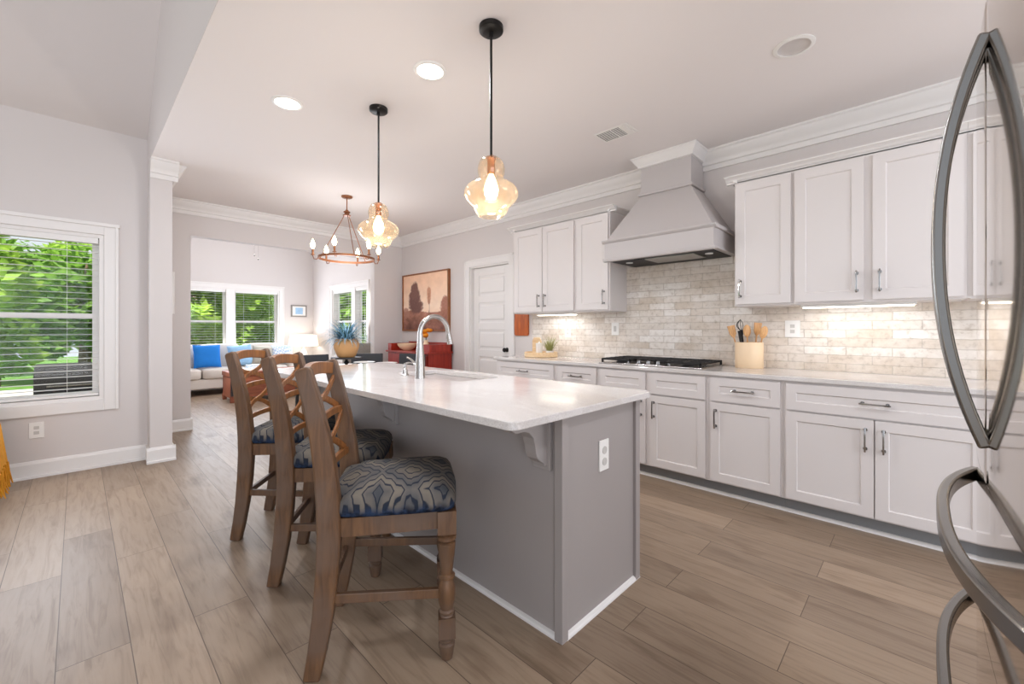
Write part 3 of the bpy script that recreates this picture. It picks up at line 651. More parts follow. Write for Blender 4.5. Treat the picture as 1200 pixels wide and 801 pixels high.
# ------------------------------------------------------------------ stools
def make_stool():
    t = thing('counter_stool', (0,0,0), '', 'stool', 'wooden counter stools')
    # side curve of a rear post: (x, z)
    curve = [(-.262,0),(-.243,.10),(-.225,.22),(-.212,.36),(-.205,.50),(-.207,.60),(-.217,.72),(-.235,.84),(-.262,.97),(-.29,1.075),(-.295,1.088)]
    for sy in (-1,1):
        pts = [(x, sy*(.2+.004*abs(z-.55)), z) for x,z in curve]
        ws = [(.024,.028),(.024,.031),(.024,.035),(.024,.038),(.024,.040),(.024,.040),(.024,.037),(.024,.033),(.024,.029),(.024,.026),(.019,.02)]
        MB().tube(pts, 0, w=ws, up=(1,0,0)).build('rear_leg', M_stool, t, bevel=.007, smooth=35)
        px, py = .205, sy*.197
        prof = [(.012,0),(.017,.004),(.021,.03),(.024,.05),(.024,.058),(.018,.064),(.022,.07),(.022,.076),(.017,.082),(.02,.088)]
        top = [(.02,.162),(.018,.168),(.022,.174),(.022,.18),(.018,.186),(.0235,.21),(.026,.24),(.0245,.27),(.018,.296),(.024,.302),(.024,.31),(.017,.317),(.019,.34),(.023,.385),(.0255,.42),(.0255,.432),(.018,.438),(.0275,.446),(.0275,.456),(.02,.462),(.024,.472)]
        prof = [(r*1.28,z) for r,z in prof]; top = [(r*1.28,z) for r,z in top]; q_ = .031
        lg = MB().lathe(prof, (px,py,0), 18).lathe(top, (px,py,0), 18)
        lg.prism([(px-q_,py-q_),(px+q_,py-q_),(px+q_,py+q_),(px-q_,py+q_)], 'z', .088, .162)
        lg.box(px-.034, px+.034, py-.034, py+.034, .472, .557); lg.build('front_leg', M_stool, t, smooth=35)
    # seat rails, curved front and sides
    MB().tube([(-.205,-.2,.522),(-.1,-.204,.522),(.05,-.204,.522),(.19,-.2,.522)], 0, w=(.011,.033), up=(0,0,1)).tube([(-.205,.2,.522),(-.1,.204,.522),(.05,.204,.522),(.19,.2,.522)], 0, w=(.011,.033), up=(0,0,1)) \
        .tube([(.207,-.18,.522),(.222,-.1,.522),(.226,0,.522),(.222,.1,.522),(.207,.18,.522)], 0, w=(.011,.033), up=(0,0,1)).box(-.215,-.193,-.18,.18,.489,.555).build('seat_frame', M_stool, t)
    # cushion: rounded trapezoid, domed
    out = []
    def rc(cx, cy, r, a0, a1, n): return [(cx+r*math.cos(a0+(a1-a0)*k/n), cy+r*math.sin(a0+(a1-a0)*k/n)) for k in range(n+1)]
    out += rc(.19,-.19,.045,-PI/2,0,4)+[(.24,-.1),(.245,0),(.24,.1)]+rc(.19,.19,.045,0,PI/2,4)+[(.08,.237),(-.05,.233),(-.15,.222)]+[(-.172,.215),(-.172,.168),(-.225,.16),(-.225,0),(-.225,-.16),(-.172,-.168),(-.172,-.215),(-.15,-.222),(-.05,-.233),(.08,-.237)]
    m = MB(); n = len(out); rings = []
    for sfac, z in ((.95,.557),(1.0,.564),(1.02,.582),(1.0,.604),(.95,.622),(.84,.637),(.65,.65),(.4,.658),(.15,.661)):
        k = 1 if sfac > .93 else 0
        rings.append([(x*sfac + (0 if sfac > .9 else .0), y*sfac, z) for x,y in out])
    vs = [p for r in rings for p in r]
    fs = [(j*n+i, j*n+(i+1)%n, (j+1)*n+(i+1)%n, (j+1)*n+i) for j in range(len(rings)-1) for i in range(n)]+[tuple(range(n-1,-1,-1)), tuple(range((len(rings)-1)*n, len(rings)*n))]
    m.add(vs, fs).build('seat', M_ikat, t, smooth=60)
    def bx(z):   # back plane x at height z
        for (x0,z0),(x1,z1) in zip(curve, curve[1:]):
            if z0 <= z <= z1: return x0+(x1-x0)*(z-z0)/(z1-z0)
        return curve[-1][0]
    def bow(y): return -.035*(1-(y/.2)**2)
    ys = [-.18+.36*i/12 for i in range(13)]
    MB().tube([(bx(1.045)+bow(y)+.004, y, 1.05+.018*(1-(y/.2)**2)) for y in ys], 0, w=(.012,.025), up=(0,0,1)).build('crest_rail', M_stoolin, t, bevel=.004)
    for z in (.875, .69):
        MB().tube([(bx(z)+bow(y)*.6, y, z+.006*(1-(y/.2)**2)) for y in ys], 0, w=(.009,.014), up=(0,0,1)).build('back_rail', M_stoolin, t, bevel=.002)
    for za, zb in ((.885,1.015),(.70,.865)):
        for s_ in (-1,1):
            pts = []
            for i in range(13):
                u = i/12; y = -.18+.36*u; q = u if s_ > 0 else 1-u
                z = za+(zb-za)*(q+.10*math.sin(2*PI*q))
                pts.append((bx(z)+bow(y)*.7+s_*.005, y, z))
            MB().tube(pts, 0, w=(.005,.0125), up=(0,0,1)).build('cross_slat', M_stoolin, t, bevel=.0015)
    for sy in (-1,1):
        MB().tube([(-.213,sy*.2,.272),(.19,sy*.197,.245)], 0, w=(.0095,.017), up=(0,0,1)).build('side_stretcher', M_stool, t, bevel=.002)
    MB().tube([(-.222,-.18,.255),(-.222,.18,.255)], 0, w=(.0095,.015), up=(0,0,1)).build('rear_stretcher', M_stool, t, bevel=.002)
    MB().tube([(.205,-.18,.205),(.205,.18,.205)], 0, w=(.0095,.016), up=(0,0,1)).build('front_stretcher', M_stool, t, bevel=.002)
    return t
st0 = make_stool()
st0.location = (.905,1.55,0); st0.rotation_euler = (0,0,math.radians(-35)); st0['label'] = 'nearest wooden counter stool, its whole patterned navy seat and turned front leg in view'
dup(st0, (.985,2.225,0), math.radians(-37), 'middle wooden counter stool, between the two others at the grey island')
dup(st0, (.975,2.85,0), math.radians(-40), 'farthest wooden counter stool, greyish post outlined against the living room floor')

# ------------------------------------------------------------------ fridge
F = thing('fridge', (1.06,-.5,0), 'stainless french door fridge at the right edge with curved bar handles', 'fridge')
fX0, fX1, fc = .605, 1.515, 1.06
MB().box(fX0+.005, fX1-.005, -.88, -.155, .02, 1.77).build('fridge_body', mat('fridge_side_metal', lin(120,118,116), .4, .7, noise=.03), F)
MB().box(fX0+.02, fX1-.02, -.85, -.17, 0, .02).build('plinth', M_dark, F)
def fface(x): return -.078-.019*((x-fc)/.455)**2
def fdoor(xa, xb, za, zb, name):
    n = 14; top = []
    r = .006
    xs = [xa, xa+.002, xa+r]+[xa+r+(xb-xa-2*r)*i/n for i in range(1,n)]+[xb-r, xb-.002, xb]
    off = [.005,.0015,0]+[0]*(n-1)+[0,.0015,.005]
    poly = [(x, fface(x)-o) for x,o in zip(xs,off)]+[(xb,-.15),(xa,-.15)]
    return MB().prism(poly, 'z', za, zb).build(name, M_fridge, F, smooth=30)
dl = fdoor(fX0, fc-.001, .965, 1.775, 'door'); dr = fdoor(fc+.001, fX1, .965, 1.775, 'door')
gx = [fX0+.012+(fX1-fX0-.024)*i/14 for i in range(15)]
MB().prism([(x, fface(x)-.003) for x in gx]+[(fX1-.012,-.149),(fX0+.012,-.149)], 'z', .08, 1.76).build('door_gasket', mat('gasket_grey', lin(190,186,182), .3, .6, noise=.05), F)
dm = fdoor(fX0, fX1, .7065, .9635, 'drawer'); db = fdoor(fX0, fX1, .06, .705, 'drawer')
def vhandle(x, par):
    pts = []; ws = []
    for i in range(25):
        u = i/24*2-1; z = 1.368+.336*u; d = .054*(1-abs(u)**2.2)
        pts.append((x, fface(x)+d+.003, z)); ws.append((.013,.0085))
    MB().tube(pts, 0, w=ws, up=(0,1,0)).build('door_handle', M_handle, par, bevel=.004, smooth=40)
vhandle(fc-.028, dl); vhandle(fc+.028, dr)
def hhandle(z, par):
    pts = []
    for i in range(33):
        u = i/32*2-1; x = fc+.375*u; d = .049*(1-abs(u)**2.8)
        pts.append((x, fface(x)+d+.001, z))
    MB().tube(pts, 0, w=(.0145,.0085), up=(0,1,0)).build('drawer_handle', M_handle, par, bevel=.004, smooth=40)
hhandle(.895, dm); hhandle(.622, db)

# ------------------------------------------------------------------ ceiling lights
def pendant(x, y, label):
    t = thing('pendant_light', (x,y,1.79), label, 'pendant light', 'amber glass pendants over the island')
    MB().lathe([(0,0),(.062,0),(.062,-.022),(.055,-.028),(.012,-.03),(.012,-.05),(0,-.052)], (x,y,ZC-.0005), 28).build('canopy', M_black, t, smooth=40)
    MB().tube([(x,y,ZC-.04),(x,y,2.10)], .0065, 10).build('stem', M_black, t, smooth=60)
    MB().lathe([(0,0),(.024,0),(.026,-.012),(.02,-.02),(.02,-.085),(.016,-.09),(0,-.09)], (x,y,2.105), 18).build('socket', M_copper, t, smooth=40)
    pr = [(.024,2.10),(.042,2.096),(.056,2.084),(.064,2.066),(.069,2.046),(.069,2.026),(.064,2.008),(.062,1.996),(.07,1.984),(.092,1.972),(.118,1.956),(.134,1.936),(.139,1.918),(.136,1.9),(.122,1.878),(.104,1.86),(.092,1.85),(.088,1.842),(.086,1.834),(.078,1.818),(.07,1.812),(.068,1.804),(.056,1.798),(.05,1.798)]
    pr2 = [(r-.003 if r > .03 else r, z) for r,z in reversed(pr)]
    MB().lathe([(r,z) for r,z in pr], (x,y,0), 40, cap=False).build('glass_shade', M_amber, t, smooth=60)
    b = [(.01,0),(.018,-.015),(.03,-.05),(.037,-.078),(.032,-.108),(.016,-.122),(0,-.125)]
    MB().lathe([(.0,.0)]+b, (x,y,2.015), 16).build('bulb', M_bulb, t, smooth=60)
    light('pendant_glow', 'POINT', (x,y,1.86), 11, (1,.97,.94), .03)
pendant(1.475,1.58,'amber glass pendant nearer the camera, hanging over the near end of the island')
pendant(1.47,2.73,'amber glass pendant farther from the camera, beside the ring chandelier')
cx, cy = 2.19, 4.81
c = thing('ring_chandelier', (cx,cy,2.0), 'bronze ring chandelier with bare candle bulbs over the dining table', 'chandelier')
MB().lathe([(0,0),(.062,0),(.062,-.012),(.05,-.02),(.012,-.022),(0,-.03)], (cx,cy,ZC-.0005), 24).build('canopy', M_copper, c, smooth=40)
MB().tube([(cx,cy,ZC-.03),(cx,cy,2.60)], .006, 8).build('stem', M_copper, c, smooth=60)
MB().lathe([(0,0),(.016,0),(.02,-.015),(.038,-.02),(.038,-.03),(.026,-.04),(.03,-.055),(.045,-.06),(.045,-.07),(0,-.072)], (cx,cy,2.61), 18).build('hub', M_copper, c, smooth=40)
R0 = .30
rg = [(R0,2.055),(R0+.012,2.055),(R0+.012,2.03),(R0,2.03),(R0,2.055)]
MB().lathe(rg, (cx,cy,0), 56, cap=False).build('ring', M_copper, c, smooth=40)
for k in range(3):
    a = .35+k*2*PI/3; MB().tube([(cx+.03*math.cos(a),cy+.03*math.sin(a),2.545),(cx+R0*math.cos(a),cy+R0*math.sin(a),2.045)], .0045, 8).build('support_rod', M_copper, c, smooth=60)
for k in range(6):
    a = .79+k*PI/3; ux, uy = math.cos(a), math.sin(a); P = lambda r, z: (cx+ux*r, cy+uy*r, z)
    ar = MB().tube([P(R0+.005,2.035),P(R0+.02,2.01),P(R0+.05,2.012),P(R0+.062,2.05),P(R0+.062,2.06)], .005, 8)
    ar.lathe([(0,0),(.022,0),(.022,.006),(.011,.012),(.011,.07),(0,.07)], P(R0+.062,2.055), 14); ar = ar.build('candle_arm', M_copper, c, smooth=40)
    MB().lathe([(0,0),(.011,.002),(.025,.035),(.023,.055),(.011,.09),(0,.112)], P(R0+.062,2.125), 14).build('bulb', M_bulb, ar, smooth=60)
light('chandelier_glow', 'POINT', (cx,cy,1.85), 22, (1,.97,.94), .3)
def downlight(x, y, z, label, lit=True, power=17):
    t = thing('recessed_light', (x,y,z-.008), label, 'ceiling light', 'recessed ceiling lights')
    MB().lathe([(.082,0),(.098,0),(.098,-.004),(.09,-.008),(.078,-.008),(.078,-.002)], (x,y,z-.0005), 32, cap=False).build('trim_ring', M_plate, t, smooth=40)
    if lit: MB().lathe([(0,0),(.08,0),(.08,-.004),(0,-.005)], (x,y,z-.0005), 32).build('lens', M_lens, t, smooth=40)
    else: MB().lathe([(.079,-.006),(.076,-.0025),(.05,-.0012),(0,-.001)], (x,y,z), 32, cap=False).build('baffle', M_lens_off, t, smooth=60)
    if lit: light('downlight_beam', 'AREA', (x,y,z-.015), power, (1,.99,.985), .15)
downlight(1.47,2.11,ZC,'lit recessed ceiling light between the two pendants, the right of the lit pair')
downlight(1.0,3.11,ZC,'lit recessed ceiling light at the left, nearer the ceiling edge')
downlight(2.73,.5,ZC,'unlit round recessed ceiling light at the upper right', False)
downlight(1.35,-.55,ZC,'added recessed ceiling light above and behind the camera, out of view', power=20)  # unseen lamp, put here to throw more light on the island end
v = thing('ceiling_vent', (2.955,1.73,ZC-.012), 'white rectangular louvered air vent in the ceiling left of the hood', 'ceiling vent')
MB().box(2.86,3.05,1.585,1.875,ZC-.006,ZC-.0005).build('vent_frame', M_plate, v, bevel=.002)
sl = MB()
for k in range(8):
    xx = 2.886+k*.02; sl.add([(xx,1.61,ZC-.006),(xx,1.85,ZC-.006),(xx+.004,1.85,ZC-.010),(xx+.004,1.61,ZC-.010)], [(0,1,2,3)])
sl.box(2.88,3.03,1.727,1.733,ZC-.010,ZC-.006).box(2.88,3.03,1.605,1.66,ZC-.010,ZC-.006); sl.build('louvers', M_plate, v)
MB().box(2.88,3.03,1.605,1.855,ZC-.0068,ZC-.006).build('duct_shade_sheet', mat('duct_shadow', lin(84,81,80), .8, noise=.05), v)  # dark sheet painted as the shade inside the duct

# ------------------------------------------------------------------ wall plates
def plate(pos, nrm, w, hgt, label, kind):
    t = thing('wall_outlet', pos, label, 'outlet'); m = MB()
    def put(m_, name, mt, par, bev=0):
        rot = {'-x': Matrix.Rotation(-PI/2,4,'Z'), '-y': Matrix.Identity(4)}[nrm]
        m_.xform(Matrix.Translation(pos) @ rot); return m_.build(name, mt, par, bevel=bev)
    pl = put(MB().box(-w/2,w/2,-.007,0,0,hgt), 'cover_plate', M_plate, t, .002)
    for dx in kind:
        if kind[dx] == 'switch': put(MB().box(dx-.014,dx+.014,-.011,-.007,hgt*.28,hgt*.72), 'rocker', M_slot, pl, .001)
        else:
            for zz in (.34,.66): put(MB().box(dx-.015,dx+.015,-.009,-.007,hgt*zz-.013,hgt*zz+.013), 'socket', M_slot, pl, .001)
plate((-.235,YL-.0005,.325), '-y', .085, .13, 'white double outlet plate on the grey wall below the left window', {0:'socket'})
plate((XW-.0125,2.26,1.16), '-x', .085, .13, 'white wall plate on the brick backsplash left of the cooktop', {0:'switch'})
plate((XW-.0125,.715,1.16), '-x', .10, .13, 'white wall plate on the brick backsplash right of the spoon crock', {0:'socket'})
plate((XW-.0125,2.86,1.13), '-x', .08, .13, 'white outlet on the brightly lit brick behind the grass plant', {0:'socket'})

# ------------------------------------------------------------------ counter top objects
k = thing('utensil_crock', (3.75,.99,.9145), 'round cream crock holding wooden spoons, right of the cooktop', 'crock')
MB().lathe([(0,0),(.098,0),(.101,.004),(.101,.2),(.097,.205),(.092,.201),(.09,.02),(0,.018)], (3.75,.99,.9145), 36).build('crock_body', M_ceram, k, smooth=40)
def spoon(dx, dy, tx, ty, L, head, mt, label, name='wooden_spoon', cat='spoon', grp='wooden spoons in the crock'):
    b = Vector((3.75+dx,.99+dy,.95)); d = Vector((tx,ty,1)).normalized(); e = b+d*L
    t = thing(name, tuple(b), label, cat, grp)
    MB().tube([b, b+d*L*.75], .006, 8).build('shaft', mt, t, smooth=60)
    side = d.cross(Vector((.7177,.6963,0))).normalized(); nrm = side.cross(d)
    M = Matrix((side, nrm, d)).transposed().to_4x4(); M.translation = b+d*(L*.75)
    m = MB()
    if head == 'bowl': m.ball((0,0,.045), .05, 10, .62, .2, 1)
    elif head == 'flat': m.prism([(-.008,0),(.008,0),(.026,.03),(.03,.1),(-.03,.1),(-.026,.03)], 'y', -.004, .004)
    elif head == 'whisk':
        for q in range(5):
            a = PI*q/5; m.tube([(math.cos(a)*.03*math.sin(PI*u/10)*(1.1), math.sin(a)*.03*math.sin(PI*u/10), .105*(u/10)**.8) for u in range(0,11)], .0022, 5)
        m.tube([(0,0,-.02),(0,0,.02)], .01, 8)
    elif head == 'handle': m.tube([(0,0,-.05),(0,0,.06)], [.013,.016], 10)
    m.xform(M); m.build('head', mt, t, smooth=50)
spoon(-.02,.055,-.04,.24,.28,'flat',M_spoon,'flat wooden spatula leaning left in the cream crock','wooden_spatula','spatula','wooden spoons in the crock')
spoon(.01,.03,-.02,.10,.33,'whisk',M_black,'black wire whisk standing tallest in the cream crock','whisk','whisk',None)
spoon(-.03,.0,-.03,.02,.285,'bowl',M_spoon,'wooden spoon upright in the middle of the cream crock')
spoon(.0,-.03,.02,-.10,.30,'flat',M_spoon,'wide wooden turner right of the middle spoon in the crock','wooden_spatula','spatula')
spoon(-.02,-.05,-.03,-.24,.28,'bowl',M_spoon,'round wooden spoon leaning right in the cream crock')
spoon(.03,.04,.05,.16,.27,'handle',M_dark,'dark-handled utensil at the back of the cream crock','kitchen_utensil','utensil',None)
tr = thing('round_tray', (3.62,3.06,.9145), 'round pale wooden tray on the counter below the far wall cabinets', 'tray')
MB().lathe([(0,0),(.18,0),(.186,.006),(.186,.05),(.18,.053),(.173,.05),(.17,.012),(0,.012)], (3.62,3.06,.9145), 40).build('tray_body', M_traywood, tr, smooth=40)
bk = MB().prism([(-.055,0),(.055,0),(.055,.16),(.035,.2),(-.035,.2),(-.055,.16)], 'y', -.012, .012).xform(Matrix.Translation((3.65,3.145,.9275)) @ Matrix.Rotation(-PI/2+.2,4,'Z'))
tag(bk.build('wooden_block', M_traywood, bevel=.003), 'small pale wooden house-shaped block on the round tray', 'block')
cn = thing('canister', (3.60,3.07,.9275), 'small white lidded canister beside the wooden block on the tray', 'canister')
MB().lathe([(0,0),(.035,0),(.037,.004),(.037,.125),(0,.125)], (3.60,3.07,.9275), 24).build('canister_body', M_white_ceram, cn, smooth=40)
MB().lathe([(0,0),(.039,0),(.039,.01),(.02,.016),(.008,.018),(.008,.03),(0,.032)], (3.60,3.07,1.0525), 24).build('lid', M_white_ceram, cn, smooth=40)
def blades(m, c, n, L0, L1, spread, w, rnd, droop=.5, zmin=.3):
    for i in range(n):
        a = rnd.uniform(0,2*PI); L = rnd.uniform(L0,L1); el = rnd.uniform(zmin,1.5); h = Vector((math.cos(a),math.sin(a),0)); pts = []
        p = Vector(c)+h*rnd.uniform(0,spread)
        for s_ in range(6):
            u = s_/5; e_ = el-droop*u*u; 
            if s_: p = p+(h*math.cos(e_)+Vector((0,0,1))*math.sin(e_))*(L/5)
            pts.append(p.copy())
        side = h.cross(Vector((0,0,1))); vs = []
        for s_, q in enumerate(pts): ww = w*(1-(s_/5)**1.6)+.0006; ww *= .55 if s_ == 0 else 1; vs += [q-side*ww, q+side*ww]
        m.add(vs, [(2*j,2*j+1,2*j+3,2*j+2) for j in range(5)])
    return m
rnd = random.Random(3)
gp = thing('grass_plant', (3.64,2.95,.9275), 'small spiky green grass plant in a white pot on the tray', 'plant')
MB().lathe([(0,0),(.036,0),(.045,.055),(.041,.056),(.038,.045),(0,.045)], (3.64,2.95,.9275), 24).build('pot', M_white_ceram, gp, smooth=40)
blades(MB(), (3.64,2.95,.972), 110, .10, .21, .03, .003, rnd, .45, .9).build('foliage', M_grass, gp)
cb = thing('cutting_board', (3.85,3.57,1.13), 'glossy orange-brown wooden board hanging on the wall by the pantry door', 'cutting board')
MB().prism(rounded(3.46,3.69,1.14,1.46,.025), 'x', 3.846, 3.868).build('board', M_board, cb, bevel=.004)
MB().prism(rounded(3.545,3.605,1.46,1.55,.012), 'x', 3.848, 3.866).build('board_handle', M_board, cb, bevel=.003)

# ------------------------------------------------------------------ dining area
dt = thing('dining_table', (2.19,4.81,0), 'round whitewashed dining table behind the island, plant stand on it', 'table')
MB().lathe([(0,0),(.76,0),(.78,.01),(.78,.03),(.77,.036),(0,.036)], (2.19,4.81,.724), 56).build('tabletop', M_table, dt, smooth=40)
MB().lathe([(0,0),(.30,0),(.3,.03),(.1,.06),(.07,.12),(.09,.3),(.06,.5),(.1,.65),(.25,.724),(0,.724)], (2.19,4.81,0), 28).build('pedestal', M_darkwood, dt, smooth=40)
def dining_chair():
    t = thing('dining_chair', (0,0,0), '', 'chair', 'dark dining chairs')
    for sy in (-1,1):
        MB().tube([(-.22,sy*.2,0),(-.205,sy*.2,.25),(-.2,sy*.2,.46),(-.25,sy*.2,.87)], 0, w=(.018,.02), up=(1,0,0)).build('rear_leg', M_darkwood, t, bevel=.003)
        MB().tube([(.2,sy*.21,0),(.2,sy*.21,.44)], 0, w=(.018,.018), up=(1,0,0)).build('front_leg', M_darkwood, t, bevel=.003)
    MB().box(-.2,.22,-.22,.22,.42,.45).build('seat_frame', M_darkwood, t)
    MB().prism(rounded(-.185,.235,-.225,.225,.04), 'z', .45, .50).build('seat', M_slate, t, bevel=.015)
    MB().tube([(-.225-.02*(1-(y/.2)**2),y,.73) for y in [-.2+.05*i for i in range(9)]], 0, w=(.014,.14), up=(0,0,1)).build('backrest', M_slate, t, bevel=.006)
    return t
dc = dining_chair(); lab = ['dark dining chair with a slate back in front of the red sideboard', 'dark dining chair behind the white plates, left of the red sideboard', 'dark dining chair at the far side of the table, behind the nearest stool back']
for i, a in enumerate((18, 52, 88)):
    A = math.radians(a); loc = (2.19+.92*math.cos(A), 4.81+.92*math.sin(A), 0); o = dc if i == 0 else dup(dc)
    o.location = loc; o.rotation_euler = (0,0,A+PI); o['label'] = lab[i]
ps = thing('pedestal_stand', (2.18,4.80,.7605), 'black pedestal cake stand on the dining table under the potted plant', 'stand')
MB().lathe([(0,0),(.075,0),(.07,.012),(.02,.03),(.014,.05),(.03,.07),(.03,.08),(.014,.095),(.02,.118),(0,.12)], (2.18,4.80,.7605), 24).build('stem', M_black, ps, smooth=40)
MB().lathe([(0,0),(.165,0),(.17,.004),(.17,.016),(0,.016)], (2.18,4.80,.8795), 36).build('plate', M_darkwood, ps, smooth=40)
pp = thing('potted_plant', (2.18,4.80,.896), 'tan clay pot of blue-green spiky leaves on the black stand', 'plant')
MB().lathe([(0,0),(.085,0),(.1,.01),(.135,.1),(.142,.15),(.128,.2),(.112,.215),(.105,.205),(.1,.18),(0,.18)], (2.18,4.80,.896), 36).build('pot', M_pot, pp, smooth=60)
blades(MB(), (2.18,4.80,1.085), 230, .20, .36, .08, .0065, rnd, 1.1, .15).build('blue_foliage', M_leafblue, pp)
blades(MB(), (2.18,4.80,1.085), 110, .16, .32, .08, .006, rnd, 1.1, .1).build('green_foliage', M_leafgreen, pp)
for (x,y), lb in zip(((2.76,4.92),(2.62,5.24),(2.12,5.38)), ('white dinner plate nearest the red sideboard on the dining table', 'white dinner plate on the dining table in front of the middle dark chair', 'white dinner plate beyond the plant stand on the dining table')):
    t = thing('dinner_plate', (x,y,.7605), lb, 'plate', 'white dinner plates')
    MB().lathe([(0,0),(.155,0),(.16,.004),(.155,.009),(0,.009)], (x,y,.7605), 32).build('charger', mat('grey_charger', lin(120,116,114), .5, noise=.1) if 'grey_charger' not in bpy.data.materials else bpy.data.materials['grey_charger'], t, smooth=40)
    MB().lathe([(0,.0),(.08,0),(.09,.003),(.125,.018),(.135,.021),(.135,.024),(.12,.022),(.085,.008),(0,.006)], (x,y,.7695), 32).build('plate_rim', M_white_ceram, t, smooth=40)
# red sideboard: low deck with raised ends and back
b = thing('sideboard', (3.63,5.52,0), 'dark red wooden sideboard with raised ends against the wall under the painting', 'sideboard')
bx0, bx1, by0, by1 = 3.42, 3.845, 4.95, 6.09
MB().box(bx0+.015, bx1, by0+.02, by1-.02, .12, .865).build('case', M_red, b)
MB().box(bx0-.015, bx1, by0-.015, by1+.015, .865, .89).build('deck_board', M_red, b, bevel=.004)
for ya, yb in ((by0,by0+.2),(by1-.1,by1)): MB().box(bx0+.02, bx1, ya, yb, .89, 1.0).build('raised_end', M_red, b, bevel=.003)
MB().box(bx1-.025, bx1, by0, by1, .89, 1.02).build('back_gallery', M_red, b)
for yy in (by0+.02, by1-.08):
    for xx in (bx0+.015, bx1-.06): MB().box(xx, xx+.06, yy, yy+.06, 0, .12).build('foot', M_red, b)
for i in range(2):
    a = by0+.05+i*.53; MB().box(bx0, bx0+.016, a, a+.5, .68, .84).build('drawer', M_red, b, bevel=.003)
    d = shaker(a, a+.5, .15, .65, bx0+.016, -1, .016).build('door', M_red, b)
    MB().lathe([(0,0),(.014,0),(.016,.012),(.008,.018),(0,.019)], n=12).xform(Matrix.Translation((bx0-.002, a+.06, .42)) @ Matrix.Rotation(-PI/2,4,'Y')).build('knob', M_black, d, smooth=40)
bw = MB().lathe([(0,0),(.06,0),(.065,.008),(.11,.03),(.145,.075),(.152,.105),(.147,.106),(.138,.078),(.1,.038),(0,.02)], (3.60,5.78,.8905), 36)
tag(bw.build('bowl', M_ceram, smooth=50), 'wide cream bowl on the red sideboard', 'bowl')
vs_ = thing('flower_vase', (3.66,5.36,.8905), 'small cream vase with orange flowers on the red sideboard below the painting', 'vase')
MB().lathe([(0,0),(.04,0),(.055,.04),(.052,.09),(.03,.14),(.032,.165),(.028,.166),(.024,.14),(0,.06)], (3.66,5.36,.8905), 28).build('vase_body', M_ceram, vs_, smooth=50)
fl = MB(); rf = random.Random(5)
for q in range(9):
    a = rf.uniform(0,6.28); r = rf.uniform(.01,.08); z = 1.12+rf.uniform(0,.09); fl.ball((3.66+r*math.cos(a),5.36+r*math.sin(a),z), 0.042, 7, 1,1,.7)
fl.build('flower_heads', M_orange, vs_, smooth=20)
MB().tube([(3.66,5.36,1.0),(3.66,5.36,1.12)], .006, 6).tube([(3.66,5.36,1.03),(3.69,5.39,1.13)], .004, 6).tube([(3.66,5.36,1.03),(3.64,5.32,1.13)], .004, 6).build('flower_stems', M_leafgreen, vs_)
# landscape painting: colour grid on the canvas
def painting():
    t = thing('framed_painting', (XW-.025,5.665,1.19), 'large hazy pink and brown tree landscape painting above the red sideboard', 'painting')
    ya, yb, za, zb = 5.03, 6.30, 1.19, 2.12
    fr = MB().box(XW-.045,XW-.001,ya,ya+.022,za,zb).box(XW-.045,XW-.001,yb-.022,yb,za,zb).box(XW-.045,XW-.001,ya+.022,yb-.022,za,za+.022).box(XW-.045,XW-.001,ya+.022,yb-.022,zb-.022,zb)
    fr.build('picture_frame', wood('walnut_frame', lin(120,70,36), lin(160,100,56), 'z'), t)
    nx, nz = 120, 90; m = MB(); cols = []; rp = random.Random(2)
    from mathutils import noise as NZ
    for j in range(nz+1):
        for i in range(nx+1):
            u, w = i/nx, j/nz; m.v.append((XW-.03, yb-.022-(yb-ya-.044)*u, za+.022+(zb-za-.044)*w))
            n1 = NZ.fractal(Vector((u*9,w*9,0)), 1, 2, 5); n2 = NZ.noise(Vector((u*40,w*40,3)))
            sky = Vector((246,204,172)).lerp(Vector((252,224,198)), max(0,1-abs(w-.42)*2.2)); colr = sky+Vector((8,8,8))*n1
            hz = .33+.03*math.sin(u*7)
            if w < hz:
                g_ = Vector((176,122,100)).lerp(Vector((122,80,68)), (hz-w)/.33); colr = g_+Vector((34,26,24))*n1+Vector((14,10,8))*n2
            def blob(cu, cw, ru, rw, col_, k=1.0):
                nonlocal colr
                d = ((u-cu)/ru)**2+((w-cw)/rw)**2; a = max(0,min(1,(1.15-d+n1*.5+n2*.25)*2.2))*k
                colr = colr.lerp(col_+Vector((14,12,12))*n2, a)
            blob(.05,.30,.10,.10,Vector((176,128,110)),.8); blob(.98,.38,.13,.22,Vector((160,104,84)),.9)
            blob(.27,.55,.14,.25,Vector((124,88,80))); blob(.27,.72,.09,.15,Vector((130,92,82))); blob(.30,.42,.17,.12,Vector((120,84,76)))
            blob(.60,.62,.045,.16,Vector((190,128,96)),.75)
            if abs(u-.605-.004*math.sin(w*20)) < .007 and .08 < w < .7: colr = colr.lerp(Vector((130,92,76)),.75)
            cols.append(lin(*[max(0,min(255,q)) for q in colr]))
    m.f = [(j*(nx+1)+i, j*(nx+1)+i+1, (j+1)*(nx+1)+i+1, (j+1)*(nx+1)+i) for j in range(nz) for i in range(nx)]
    mm = mat('painted_canvas', (1,1,1,1), .7); nt = mm.node_tree; at = nt.nodes.new('ShaderNodeVertexColor'); at.layer_name = 'paint'
    nt.links.new(at.outputs[0], nt.nodes['Principled BSDF'].inputs['Base Color'])
    o = m.build('canvas', mm, t); ca_ = o.data.color_attributes.new('paint', 'FLOAT_COLOR', 'POINT')
    for i, q in enumerate(cols): ca_.data[i].color = q
    MB().box(XW-.028,XW-.001,ya+.01,yb-.01,za+.01,zb-.01).build('backing_board', M_darkwood, t)
painting()
wp = thing('wall_panel', (.68,YD-.012,1.40), 'narrow white framed panel on the wall just right of the partition', 'panel')
MB().box(.62+.02,.805,YD-.022,YD-.0005,1.40,1.90).build('panel_frame', M_trim, wp, bevel=.003)
